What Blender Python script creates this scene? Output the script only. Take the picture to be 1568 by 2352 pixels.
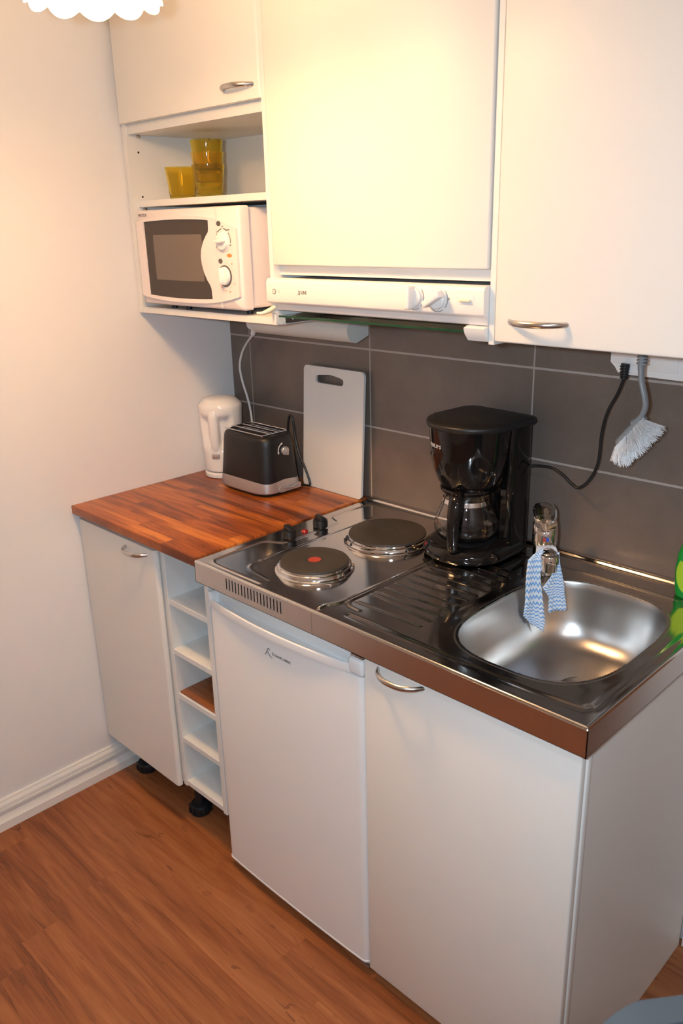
import bpy, bmesh, math, random
import numpy as np
from mathutils import Vector, Matrix
random.seed(7)
PI = math.pi
C = bpy.context.scene.collection
for o in list(bpy.data.objects): bpy.data.objects.remove(o)

# ------------------------------------------------------------------ camera
cam_d = bpy.data.cameras.new('camera'); cam = bpy.data.objects.new('camera', cam_d); C.objects.link(cam)
r_ = (0.711443, 0.702311, -0.024680); u_ = (-0.214559, 0.250523, 0.944035); f_ = (-0.669189, 0.666332, -0.328920)
CAM = (2.07519, -1.60019, 1.60420)
cam.matrix_world = Matrix(((r_[0], u_[0], -f_[0], CAM[0]), (r_[1], u_[1], -f_[1], CAM[1]), (r_[2], u_[2], -f_[2], CAM[2]), (0, 0, 0, 1)))
cam_d.sensor_fit = 'VERTICAL'; cam_d.sensor_height = 36.0; cam_d.sensor_width = 24.0; cam_d.lens = 28.919
cam_d.clip_start = 0.02
cam_d.dof.use_dof = True; cam_d.dof.focus_distance = 1.95; cam_d.dof.aperture_fstop = 7.0
bpy.context.scene.camera = cam

# ------------------------------------------------------------------ world, lights, exposure
w = bpy.data.worlds.new('world'); bpy.context.scene.world = w; w.use_nodes = True
w.node_tree.nodes['Background'].inputs[0].default_value = (0.9, 0.95, 1.0, 1)
w.node_tree.nodes['Background'].inputs[1].default_value = 0.0
def point(name, loc, power, col, rad):
    l = bpy.data.lights.new(name, 'POINT'); l.energy = power; l.color = col; l.shadow_soft_size = rad
    o = bpy.data.objects.new(name, l); C.objects.link(o); o.location = loc; return o
LAMP = (0.774, -0.818, 1.945)          # centre of the pendant shade's rim
point('bulb_light', (LAMP[0], LAMP[1], LAMP[2] + 0.03), 5.9, (1.0, 0.58, 0.26), 0.045)
ar = bpy.data.lights.new('added_fill_light', 'AREA'); ar.shape = 'DISK'; ar.size = 0.35; ar.energy = 6.5; ar.color = (0.95, 0.95, 1.0)  # added fill with no visible source, lifts the right-hand surfaces
aro = bpy.data.objects.new('added_fill_light', ar); C.objects.link(aro); aro.location = (2.75, -1.7, 2.46)
F = Vector(CAM) + Vector(r_) * (-0.085) + Vector(u_) * 0.03
fl = bpy.data.lights.new('camera_flash', 'SPOT'); fl.energy = 44.0; fl.color = (0.68, 0.85, 1.0); fl.shadow_soft_size = 0.02
fl.spot_size = math.radians(125); fl.spot_blend = 1.0
flo = bpy.data.objects.new('camera_flash', fl); C.objects.link(flo); flo.location = F
flo.rotation_euler = (Vector(f_) + Vector(u_) * -0.03 + Vector(r_) * 0.06).to_track_quat('-Z', 'Y').to_euler()
vs = bpy.context.scene.view_settings
vs.view_transform = 'Standard'; vs.look = 'None'; vs.exposure = 0.43; vs.gamma = 1.0
vs.use_curve_mapping = False

# ------------------------------------------------------------------ material helpers
def mat(name, col, rough=0.5, metal=0.0, spec=0.5, trans=0.0, ior=1.45, emit=None, estr=0.0, coat=0.0, sss=0.0):
    m = bpy.data.materials.new(name); m.use_nodes = True
    b = m.node_tree.nodes['Principled BSDF']
    b.inputs['Base Color'].default_value = (*col, 1); b.inputs['Roughness'].default_value = rough
    b.inputs['Metallic'].default_value = metal; b.inputs['IOR'].default_value = ior
    b.inputs['Specular IOR Level'].default_value = spec
    b.inputs['Transmission Weight'].default_value = trans
    b.inputs['Coat Weight'].default_value = coat; b.inputs['Coat Roughness'].default_value = 0.08
    if emit: b.inputs['Emission Color'].default_value = (*emit, 1); b.inputs['Emission Strength'].default_value = estr
    return m
class NG:
    def __init__(s, m): s.m = m; s.t = m.node_tree; s.n = s.t.nodes; s.l = s.t.links; s.b = s.n['Principled BSDF']
    def new(s, k, **kw):
        n = s.n.new(k)
        for a, b in kw.items(): setattr(n, a, b)
        return n
    def setin(s, sock, v):
        if isinstance(v, bpy.types.NodeSocket): s.l.new(v, sock)
        else: sock.default_value = v
    def math(s, op, a, b=0.0, c=0.0):
        n = s.new('ShaderNodeMath', operation=op)
        s.setin(n.inputs[0], a); s.setin(n.inputs[1], b); s.setin(n.inputs[2], c); return n.outputs[0]
    def obj(s):
        n = s.new('ShaderNodeTexCoord'); q = s.new('ShaderNodeSeparateXYZ'); s.l.new(n.outputs['Object'], q.inputs[0])
        return n.outputs['Object'], q.outputs[0], q.outputs[1], q.outputs[2]
    def vec(s, x, y, z=0.0):
        n = s.new('ShaderNodeCombineXYZ'); s.setin(n.inputs[0], x); s.setin(n.inputs[1], y); s.setin(n.inputs[2], z); return n.outputs[0]
    def noise(s, v, scale, det=3.0, rough=0.55, dist=0.0):
        n = s.new('ShaderNodeTexNoise'); s.l.new(v, n.inputs['Vector']); n.inputs['Scale'].default_value = scale
        n.inputs['Detail'].default_value = det; n.inputs['Roughness'].default_value = rough; n.inputs['Distortion'].default_value = dist
        return n.outputs[0]
    def white(s, v):
        n = s.new('ShaderNodeTexWhiteNoise', noise_dimensions='3D'); s.l.new(v, n.inputs[0]); return n.outputs[0]
    def ramp(s, f, stops):
        n = s.new('ShaderNodeValToRGB'); s.setin(n.inputs[0], f); e = n.color_ramp.elements
        while len(e) > 1: e.remove(e[-1])
        e[0].position = stops[0][0]; e[0].color = (*stops[0][1], 1)
        for p, c in stops[1:]: k = e.new(p); k.color = (*c, 1)
        return n.outputs[0]
    def mix(s, f, a, b, blend='MIX'):
        n = s.new('ShaderNodeMix', data_type='RGBA', blend_type=blend)
        s.setin(n.inputs[0], f)
        for i, v in ((6, a), (7, b)):
            if isinstance(v, tuple): n.inputs[i].default_value = (*v, 1)
            else: s.l.new(v, n.inputs[i])
        return n.outputs[2]
    def bump(s, h, st, dist):
        n = s.new('ShaderNodeBump'); s.l.new(h, n.inputs['Height']); n.inputs['Strength'].default_value = st
        n.inputs['Distance'].default_value = dist; s.l.new(n.outputs[0], s.b.inputs['Normal'])
def wood(name, L, W, stops, rough, xoff=0.0, yoff=0.0, grain=1.0, seam=0.35, var=0.55, seamw=0.0006, spec=0.5, con=1.0, crack=0.0):
    m = mat(name, (.3, .1, .04), rough, spec=spec); g = NG(m); o, x, y, z = g.obj()
    yy = g.math('DIVIDE', g.math('SUBTRACT', y, yoff), W); row = g.math('FLOOR', yy)
    sh = g.math('MULTIPLY', g.white(g.vec(row, 3.7, 1.0)), L * 5)
    xx = g.math('DIVIDE', g.math('SUBTRACT', g.math('ADD', x, sh), xoff), L); colm = g.math('FLOOR', xx)
    idn = g.white(g.vec(row, colm, 2.0))
    gv = g.vec(g.math('ADD', g.math('MULTIPLY', x, 2.2), g.math('MULTIPLY', idn, 40.0)), g.math('MULTIPLY', y, 26.0), g.math('ADD', g.math('MULTIPLY', z, 6.0), g.math('MULTIPLY', idn, 17.0)))
    n1 = g.noise(gv, 1.0 * grain, 5.0, 0.62, 0.7)
    gv2 = g.vec(g.math('MULTIPLY', x, 9.0), g.math('MULTIPLY', y, 260.0), g.math('MULTIPLY', idn, 9.0))
    n2 = g.noise(gv2, 1.0, 3.0, 0.6, 0.3)
    t = g.math('ADD', g.math('ADD', g.math('MULTIPLY', g.math('SUBTRACT', n1, 0.5), con), 0.5), g.math('MULTIPLY', g.math('SUBTRACT', idn, 0.5), var))
    t = g.math('ADD', t, g.math('MULTIPLY', g.math('SUBTRACT', n2, 0.5), 0.28))
    col = g.ramp(t, stops)
    fy = g.math('ABSOLUTE', g.math('SUBTRACT', g.math('FRACT', yy), 0.5)); fx = g.math('ABSOLUTE', g.math('SUBTRACT', g.math('FRACT', xx), 0.5))
    s1 = g.math('GREATER_THAN', fy, 0.5 - seamw / W); s2 = g.math('GREATER_THAN', fx, 0.5 - seamw / L)
    sm = g.math('MULTIPLY', g.math('MAXIMUM', s1, s2), seam)
    col = g.mix(sm, col, (0.09, 0.035, 0.015))
    # knots / dark flecks
    k = g.noise(g.vec(g.math('MULTIPLY', x, 5.0), g.math('MULTIPLY', y, 22.0), 5.0), 1.3, 2.0, 0.5, 1.2)
    km = g.math('MULTIPLY', g.math('GREATER_THAN', k, 0.69), 0.25)
    col = g.mix(km, col, (0.10, 0.04, 0.02))
    if crack:
        cn = g.noise(g.vec(g.math('ADD', g.math('MULTIPLY', x, 0.9), g.math('MULTIPLY', idn, 30.0)), g.math('MULTIPLY', y, 13.0), g.math('MULTIPLY', idn, 11.0)), 1.0, 2.0, 0.45, 0.5)
        ring = g.math('PINGPONG', g.math('MULTIPLY', cn, 9.0), 0.5)
        brk = g.math('GREATER_THAN', g.noise(g.vec(g.math('MULTIPLY', x, 4.0), g.math('MULTIPLY', y, 12.0), 3.0), 1.0, 2.0), 0.52)
        col = g.mix(g.math('MULTIPLY', g.math('MULTIPLY', g.math('LESS_THAN', ring, 0.028), brk), crack), col, (0.10, 0.03, 0.012))
        col = g.mix(g.math('MULTIPLY', g.math('SUBTRACT', 0.5, ring), crack * 0.55), col, (0.13, 0.042, 0.016))
    g.l.new(col, g.b.inputs['Base Color'])
    g.bump(n2, 0.08, 0.001)
    return m
M = {}
M['paint'] = mat('wall_paint', (0.81, 0.80, 0.80), 0.6, spec=0.35)
g = NG(M['paint']); o, x, y, z = g.obj(); g.bump(g.noise(o, 70, 3), 0.10, 0.002)
M['ceil'] = mat('ceiling_paint', (0.85, 0.84, 0.82), 0.8)
M['trimw'] = mat('trim_paint', (0.84, 0.82, 0.78), 0.35)
M['lam'] = mat('cabinet_laminate', (0.82, 0.79, 0.74), 0.42, spec=0.45)
g = NG(M['lam']); o, x, y, z = g.obj(); g.bump(g.noise(o, 260, 2), 0.05, 0.0006)
M['edge'] = mat('cabinet_edge_band', (0.84, 0.82, 0.78), 0.4)
M['inner'] = mat('carcass_laminate', (0.80, 0.79, 0.76), 0.45)
M['fridge'] = mat('fridge_enamel', (0.83, 0.82, 0.81), 0.32)
M['plastic'] = mat('white_plastic', (0.84, 0.81, 0.79), 0.32)
M['plasticg'] = mat('glossy_white_plastic', (0.86, 0.84, 0.82), 0.14, coat=0.3)
M['mwave'] = mat('microwave_plastic', (0.84, 0.76, 0.74), 0.38)
M['cream'] = mat('cream_plastic', (0.82, 0.74, 0.55), 0.35)
M['grey'] = mat('grey_plastic', (0.26, 0.27, 0.28), 0.35)
M['lgrey'] = mat('light_grey_plastic', (0.66, 0.66, 0.63), 0.45)
M['silver'] = mat('silver_plastic', (0.55, 0.54, 0.54), 0.38, metal=0.7)
M['black'] = mat('black_plastic', (0.010, 0.010, 0.011), 0.42)
M['blackg'] = mat('gloss_black_plastic', (0.006, 0.005, 0.005), 0.07, spec=0.6)
M['rubber'] = mat('black_rubber', (0.012, 0.012, 0.013), 0.4)
M['footp'] = mat('black_foot_plastic', (0.010, 0.012, 0.015), 0.45)
M['chrome'] = mat('chrome', (0.80, 0.78, 0.76), 0.06, metal=1.0)
M['nickel'] = mat('brushed_nickel', (0.62, 0.59, 0.56), 0.24, metal=1.0)
M['steel'] = mat('polished_steel', (0.66, 0.64, 0.62), 0.16, metal=1.0)
g = NG(M['steel']); o, x, y, z = g.obj()
nn = g.noise(g.vec(g.math('MULTIPLY', x, 14.0), g.math('MULTIPLY', y, 14.0), z), 1.0, 4, 0.6)
g.l.new(g.math('ADD', g.math('MULTIPLY', nn, 0.08), 0.08), g.b.inputs['Roughness'])
M['apron'] = mat('satin_steel', (0.66, 0.60, 0.56), 0.30, metal=1.0)
g = NG(M['apron']); o, x, y, z = g.obj()
nn = g.noise(o, 16, 4, 0.6)
g.b.inputs['Roughness'].default_value = 0.28
M['bowl'] = mat('brushed_bowl_steel', (0.56, 0.54, 0.52), 0.31, metal=1.0)
M['iron'] = mat('cast_iron_plate', (0.040, 0.034, 0.028), 0.55)
M['red'] = mat('red_spot', (0.42, 0.05, 0.03), 0.5)
M['redlens'] = mat('red_lens', (0.30, 0.01, 0.01), 0.15)
M['dark'] = mat('dark_gap', (0.015, 0.013, 0.012), 0.7)
M['ink'] = mat('grey_print', (0.10, 0.09, 0.09), 0.5)
M['inklite'] = mat('pale_print', (0.62, 0.60, 0.58), 0.5)
M['orange'] = mat('orange_print', (0.75, 0.25, 0.06), 0.5)
M['blue'] = mat('blue_dot', (0.03, 0.12, 0.6), 0.3)
M['mwin'] = mat('microwave_window', (0.050, 0.036, 0.028), 0.22)
M['mesh'] = mat('microwave_mesh', (0.16, 0.125, 0.10), 0.35)
M['board'] = mat('polyethylene', (0.70, 0.70, 0.69), 0.26)
M['glass'] = mat('clear_glass', (1, 1, 1), 0.0, trans=1.0, ior=1.47)
M['visor'] = mat('visor_glass', (0.62, 0.78, 0.66), 0.02, trans=1.0, ior=1.2)
M['visedge'] = mat('visor_glass_edge', (0.008, 0.055, 0.022), 0.15)
M['amber'] = mat('amber_glass', (1.0, 0.83, 0.20), 0.04, trans=0.96, ior=1.25)
M['green'] = mat('green_bottle', (0.02, 0.42, 0.07), 0.12, trans=0.35, ior=1.3)
M['label'] = mat('lime_label', (0.30, 0.55, 0.03), 0.4)
M['bristle'] = mat('white_bristle', (0.96, 0.96, 0.97), 0.6)
M['cord_w'] = mat('white_cord', (0.74, 0.72, 0.70), 0.4)
M['blur_standin'] = mat('blue_grey_fabric', (0.07, 0.095, 0.12), 0.8)
M['woodleg'] = mat('standin_frame', (0.30, 0.33, 0.36), 0.5)
M['shade'] = mat('opal_shade', (1, 0.95, 0.85), 0.3, emit=(1.0, 0.60, 0.28), estr=27.0)
M['worktop'] = wood('oiled_acacia_staves', 0.42, 0.043, [(0.18, (0.075, 0.017, 0.005)), (0.38, (0.22, 0.052, 0.011)), (0.56, (0.40, 0.105, 0.018)), (0.76, (0.58, 0.20, 0.038))], 0.34, grain=1.1, seam=0.12, var=0.30, con=1.45, crack=0.35)
M['lamfloor'] = wood('laminate_planks', 1.10, 0.0955, [(0.15, (0.13, 0.038, 0.012)), (0.38, (0.25, 0.080, 0.026)), (0.58, (0.34, 0.120, 0.041)), (0.85, (0.42, 0.165, 0.062))], 0.40, yoff=-0.6065, grain=1.0, seam=0.14, var=0.14, seamw=0.0005, con=1.35, crack=0.55)
M['added_door_wood'] = wood('added_door_veneer', 3.0, 0.9, [(0.2, (0.12, 0.045, 0.018)), (0.6, (0.24, 0.10, 0.04)), (0.9, (0.30, 0.13, 0.055))], 0.35, seam=0.0, var=0.1)  # brown of the added out-of-frame door, for the steel to reflect
# tiles
M['tile'] = mat('taupe_tiles', (0.10, 0.085, 0.075), 0.38)
g = NG(M['tile']); o, x, y, z = g.obj()
fx = g.math('FRACT', g.math('DIVIDE', g.math('SUBTRACT', x, 0.0917 - 5 * 0.4975), 0.4975)); fz = g.math('FRACT', g.math('DIVIDE', g.math('SUBTRACT', z, 1.0874 - 5 * 0.2069), 0.2069))
wob = g.math('MULTIPLY', g.math('SUBTRACT', g.noise(o, 90, 3), 0.5), 0.0010)
dx = g.math('ADD', g.math('MULTIPLY', g.math('SUBTRACT', 0.5, g.math('ABSOLUTE', g.math('SUBTRACT', fx, 0.5))), 0.4975), wob)
dz = g.math('ADD', g.math('MULTIPLY', g.math('SUBTRACT', 0.5, g.math('ABSOLUTE', g.math('SUBTRACT', fz, 0.5))), 0.2069), wob)
gm = g.math('LESS_THAN', g.math('MINIMUM', dx, g.math('MULTIPLY', dz, 0.75)), 0.0019)
tc = g.ramp(g.math('ADD', g.math('MULTIPLY', g.noise(o, 7, 5, 0.6), 0.6), g.math('MULTIPLY', g.noise(o, 420, 2, 0.6), 0.4)),
            [(0.3, (0.125, 0.099, 0.083)), (0.55, (0.172, 0.136, 0.114)), (0.75, (0.225, 0.180, 0.150))])
g.l.new(g.mix(gm, tc, (0.40, 0.355, 0.325)), g.b.inputs['Base Color'])
g.l.new(g.math('ADD', g.math('MULTIPLY', gm, 0.35), 0.31), g.b.inputs['Roughness'])
g.bump(g.math('SUBTRACT', g.math('MULTIPLY', g.noise(o, 9, 3), 0.25), gm), 0.25, 0.0015)
# cloth
M['cloth'] = mat('zigzag_cloth', (0.8, 0.85, 0.95), 0.85)
g = NG(M['cloth']); uvn = g.new('ShaderNodeUVMap'); uvn.uv_map = 'uv'; sp = g.new('ShaderNodeSeparateXYZ'); g.l.new(uvn.outputs[0], sp.inputs[0])
tri = g.math('PINGPONG', g.math('MULTIPLY', sp.outputs[0], 1.0), 0.0052)
st = g.math('FRACT', g.math('DIVIDE', g.math('ADD', sp.outputs[1], g.math('MULTIPLY', tri, 0.75)), 0.0082))
g.l.new(g.mix(g.math('LESS_THAN', st, 0.36), (0.76, 0.82, 0.90), (0.16, 0.40, 0.78)), g.b.inputs['Base Color'])

# ------------------------------------------------------------------ mesh builder
class MB:
    def __init__(s, mtx=None): s.bm = bmesh.new(); s.mtx = mtx; s.mi = 0
    def _v(s, p): return s.bm.verts.new(p)
    def _f(s, vs):
        try: f = s.bm.faces.new(vs)
        except ValueError: return None
        f.material_index = s.mi; return f
    def box(s, a, b, bev=0.0, seg=2, axis=None):
        x0, y0, z0 = [min(p, q) for p, q in zip(a, b)]; x1, y1, z1 = [max(p, q) for p, q in zip(a, b)]
        v = [s._v(p) for p in ((x0,y0,z0),(x1,y0,z0),(x1,y1,z0),(x0,y1,z0),(x0,y0,z1),(x1,y0,z1),(x1,y1,z1),(x0,y1,z1))]
        fs = [s._f([v[i] for i in q]) for q in ((0,3,2,1),(4,5,6,7),(0,1,5,4),(1,2,6,5),(2,3,7,6),(3,0,4,7))]
        if bev > 0:
            es = {e for f in fs for e in f.edges}
            if axis is not None:   # only bevel edges parallel to the given axis
                es = {e for e in es if abs((e.verts[0].co - e.verts[1].co)[axis]) > 1e-6}
            r = bmesh.ops.bevel(s.bm, geom=list(es), offset=bev, segments=seg, profile=0.5, affect='EDGES')
            for f in r['faces']: f.material_index = s.mi
        return s
    def loft(s, rings, closed=True, cap0=True, cap1=True):
        R = [[s._v(p) for p in r] for r in rings]; n = len(R[0])
        for a, b in zip(R, R[1:]):
            for i in range(n if closed else n - 1):
                j = (i + 1) % n; s._f([a[i], a[j], b[j], b[i]])
        if cap0 and closed: s._f(R[0][::-1])
        if cap1 and closed: s._f(R[-1])
        return s
    def lathe(s, c, prof, n=48, cap0=True, cap1=True, axis='z', rfun=None):
        rings = []
        for r, h in prof:
            ring = []
            for i in range(n):
                a = 2 * PI * i / n; rr = max(r, 1e-5)
                p = (rr * math.cos(a), rr * math.sin(a), h)
                if rfun: p = rfun(p, a, r, h)
                if axis == 'x': p = (p[2], p[0], p[1])
                elif axis == 'y': p = (p[1], p[2], p[0])
                ring.append((c[0] + p[0], c[1] + p[1], c[2] + p[2]))
            rings.append(ring)
        return s.loft(rings, True, cap0, cap1)
    def cyl(s, c, r, h, n=32, bev=0.0, axis='z'):
        if bev: prof = [(r - bev, 0), (r - bev * .3, bev * .3), (r, bev), (r, h - bev), (r - bev * .3, h - bev * .3), (r - bev, h)]
        else: prof = [(r, 0), (r, h)]
        return s.lathe(c, prof, n, axis=axis)
    def tube(s, pts, r, n=12, res=8, caps=True, smooth=True, flat=None):
        P = [Vector(p) for p in pts]
        rs = r if isinstance(r, (list, tuple)) else [r] * len(P)
        if smooth and len(P) > 2:
            Q, RR = [], []
            for i in range(len(P) - 1):
                p0 = P[max(i - 1, 0)]; p1 = P[i]; p2 = P[i + 1]; p3 = P[min(i + 2, len(P) - 1)]
                for k in range(res):
                    t = k / res
                    Q.append(0.5 * ((2 * p1) + (-p0 + p2) * t + (2 * p0 - 5 * p1 + 4 * p2 - p3) * t * t + (-p0 + 3 * p1 - 3 * p2 + p3) * t ** 3))
                    RR.append(rs[i] * (1 - t) + rs[i + 1] * t)
            Q.append(P[-1]); RR.append(rs[-1])
        else: Q, RR = P, rs
        rings = []; up = None
        for i, p in enumerate(Q):
            d = (Q[min(i + 1, len(Q) - 1)] - Q[max(i - 1, 0)]).normalized()
            if up is None:
                up = Vector((0, 0, 1)) if abs(d.z) < .9 else Vector((1, 0, 0))
            a = (up - d * up.dot(d)).normalized(); b = d.cross(a); up = a
            fa, fb = flat if flat else (1, 1)
            rings.append([p + (a * math.cos(2*PI*k/n) * fa + b * math.sin(2*PI*k/n) * fb) * RR[i] for k in range(n)])
        return s.loft(rings, True, caps, caps)
    def prism(s, outline, fn, d0, d1, holes=()):
        """fn(u, v, d) -> point; outline in (u, v)"""
        bm2 = bmesh.new(); edges = []
        for lp in [outline] + list(holes):
            vs = [bm2.verts.new((p[0], p[1], 0)) for p in lp]
            edges += [bm2.edges.new((vs[i], vs[(i + 1) % len(vs)])) for i in range(len(vs))]
        bmesh.ops.triangle_fill(bm2, use_beauty=True, edges=edges)
        bm2.verts.index_update()
        co = [v.co.copy() for v in bm2.verts]; fs = [[v.index for v in f.verts] for f in bm2.faces]
        A = [s._v(fn(c.x, c.y, d0)) for c in co]; B = [s._v(fn(c.x, c.y, d1)) for c in co]
        for f in fs: s._f([A[i] for i in f][::-1]); s._f([B[i] for i in f])
        k = 0
        for lp in [outline] + list(holes):
            n = len(lp)
            for i in range(n): s._f([A[k + i], A[k + (i + 1) % n], B[k + (i + 1) % n], B[k + i]])
            k += n
        bm2.free(); return s
    def build(s, name, m, parent=None, sharp=35, label=None, kind=None, uv=None):
        bm = s.bm
        if s.mtx is not None: bmesh.ops.transform(bm, matrix=s.mtx, verts=bm.verts)
        bmesh.ops.recalc_face_normals(bm, faces=bm.faces)
        th = math.radians(sharp)
        for f in bm.faces: f.smooth = True
        for e in bm.edges:
            e.smooth = not (len(e.link_faces) == 2 and e.calc_face_angle(0) > th)
        off = Vector((0, 0, 0))
        p = parent
        while p is not None: off += p.location; p = p.parent
        if off.length: bmesh.ops.translate(bm, vec=-off, verts=bm.verts)
        me = bpy.data.meshes.new(name); bm.to_mesh(me); bm.free()
        for q in (m if isinstance(m, (list, tuple)) else [m]): me.materials.append(q)
        o = bpy.data.objects.new(name, me); C.objects.link(o)
        if parent: o.parent = parent
        if label: o['label'] = label
        if kind: o['kind'] = kind
        return o
def thing(name, label, cat, loc=(0, 0, 0), group=None):
    o = bpy.data.objects.new(name, None); C.objects.link(o); o.location = loc; o.empty_display_size = 0.05
    o['label'] = label; o['category'] = cat
    if group: o['group'] = group
    return o
def tag(o, label, cat, group=None):
    o['label'] = label; o['category'] = cat
    if group: o['group'] = group
    return o
def struct(name, mb, m, label=None):
    o = mb.build(name, m, sharp=20); o['kind'] = 'structure'
    if label: o['label'] = label
    return o
def text(name, s, size, loc, m, parent, xdir=(1, 0, 0), up=(0, 0, 1), depth=0.0003, sx=1.0, center=False, sharp=30):
    cu = bpy.data.curves.new(name, 'FONT'); cu.body = s; cu.size = size; cu.extrude = depth
    if center: cu.align_x = 'CENTER'
    t = bpy.data.objects.new(name, cu); C.objects.link(t)
    dg = bpy.context.evaluated_depsgraph_get()
    me = bpy.data.meshes.new_from_object(t.evaluated_get(dg)); bpy.data.objects.remove(t)
    X = Vector(xdir).normalized(); U = Vector(up).normalized(); N = X.cross(U)
    mx = Matrix(((X.x*sx, U.x, N.x, loc[0]), (X.y*sx, U.y, N.y, loc[1]), (X.z*sx, U.z, N.z, loc[2]), (0, 0, 0, 1)))
    mb = MB(mx); mb.bm.from_mesh(me)
    for f in mb.bm.faces: f.material_index = 0
    return mb.build(name, m, parent, sharp)
def sq(c, a, b, z, n=4.0, k=64, rot=0.0):
    out = []
    for i in range(k):
        t = 2 * PI * i / k; ct, st_ = math.cos(t), math.sin(t)
        x = a * math.copysign(abs(ct) ** (2 / n), ct); y = b * math.copysign(abs(st_) ** (2 / n), st_)
        if rot: x, y = x * math.cos(rot) - y * math.sin(rot), x * math.sin(rot) + y * math.cos(rot)
        out.append((c[0] + x, c[1] + y, z))
    return out
def rrect(x0, y0, x1, y1, r, k=6):
    out = []
    for cx, cy, a0 in ((x1 - r, y1 - r, 0), (x0 + r, y1 - r, 90), (x0 + r, y0 + r, 180), (x1 - r, y0 + r, 270)):
        for i in range(k + 1):
            a = math.radians(a0 + 90 * i / k); out.append((cx + r * math.cos(a), cy + r * math.sin(a)))
    return out
XZ = lambda y0: (lambda u, v, d: (u, y0 - d, v))     # outline in x,z ; depth toward the viewer

# ================================================================== SETTING
b = MB(); b.box((-0.1, -3.1, -0.06), (3.4, 0.1, 0.0)); struct('floor', b, M['lamfloor'])
b = MB(); b.box((-0.1, -3.1, 2.5), (3.4, 0.1, 2.56)); struct('ceiling', b, M['ceil'])
b = MB(); b.box((-0.1, -3.1, 0), (0, 0.1, 2.5)); struct('wall_left', b, M['paint'])
b = MB(); b.box((0, 0, 0), (3.4, 0.1, 0.86)); b.box((0, 0, 1.6), (3.4, 0.1, 2.5)); b.mi = 1; b.box((0, 0, 0.86), (3.4, 0.1, 1.6)); struct('wall_back', b, [M['paint'], M['tile']])
b = MB(); b.box((3.3, -3.1, 0), (3.4, 0, 2.5)); struct('wall_right', b, M['paint'])
b = MB(); b.box((0, -3.1, 0), (3.3, -3.0, 2.5)); struct('wall_front', b, M['paint'])
prof = [(0, 0), (.020, 0), (.020, .026), (.0165, .0265), (.0125, .034), (.0095, .044), (.0110, .054), (.0135, .056), (.0165, .058), (.0165, .064), (.0105, .0645), (.0105, .068), (.0135, .0685), (.0125, .076), (.009, .082), (.008, .0825), (.006, .090), (0, .091)]
b = MB(); b.loft([[(p[0], -3.0, p[1]) for p in prof], [(p[0], -0.001, p[1]) for p in prof]]); struct('baseboard_left', b, M['trimw'])
b = MB(); b.loft([[(1.572, -p[0], p[1]) for p in prof], [(1.699, -p[0], p[1]) for p in prof]]); struct('baseboard_back', b, M['trimw'])

b = MB(); b.box((1.70, -0.022, 0), (1.77, -0.0005, 2.10), .004, 2); b.box((2.60, -0.022, 0), (2.67, -0.0005, 2.10), .004, 2); b.box((1.77, -0.022, 2.03), (2.60, -0.0005, 2.10), .004, 2); struct('added_door_trim', b, M['trimw'])  # casing of the door added out of frame
b = MB(); b.box((1.772, -0.020, 0.008), (2.598, -0.0005, 2.028), .002, 2); struct('added_door', b, M['added_door_wood'])  # added out of frame so the counter's steel side reflects brown

# ================================================================== HANDLES
def pull(parent, cx, y, z, L=0.105, out=0.028):
    """bow handle, feet L apart on a door face at y"""
    b = MB(); pts = []; rr = []
    for i in range(13):
        t = -1 + 2 * i / 12
        pts.append((cx + t * L / 2, y - out * (1 - abs(t) ** 2.6) + (0.003 if abs(t) == 1 else 0), z)); rr.append(0.0042 + 0.0008 * (1 - t * t))
    b.tube(pts, rr, 12, 3, flat=(1.15, 0.9))
    return b.build('handle', M['nickel'], parent)

# ================================================================== LEFT BASE CABINET
t = thing('base_cabinet', 'white base cabinet with a plain door in the left corner under the wooden worktop', 'cabinet', (0.2, -0.3, 0))
b = MB()
b.box((0.006, -0.565, 0.147), (0.022, -0.02, 0.853)); b.box((0.370, -0.565, 0.147), (0.386, -0.02, 0.853))
b.box((0.022, -0.565, 0.147), (0.370, -0.02, 0.163)); b.box((0.022, -0.028, 0.163), (0.370, -0.02, 0.853)); b.box((0.022, -0.565, 0.837), (0.370, -0.47, 0.853))
b.build('body', M['inner'], t)
b = MB(); b.box((0.006, -0.584, 0.141), (0.386, -0.566, 0.846), 0.0075, 5, 2)
d = b.build('door', M['lam'], t); pull(d, 0.300, -0.584, 0.826, 0.100)
def leg(t, x, y, top=0.147):
    b = MB(); b.lathe((x, y, 0), [(.019, 0), (.030, .001), (.031, .006), (.031, .022), (.027, .030), (.015, .034), (.0145, .10), (.0145, top)], 24)
    for k in range(10):
        a = 2 * PI * k / 10; b.box((x + .031 * math.cos(a) - .003, y + .031 * math.sin(a) - .003, .007), (x + .031 * math.cos(a) + .003, y + .031 * math.sin(a) + .003, .022))
    b.build('leg', M['footp'], t)
for x, y in ((0.075, -0.50), (0.362, -0.505), (0.075, -0.08), (0.32, -0.08)): leg(t, x, y)

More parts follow.
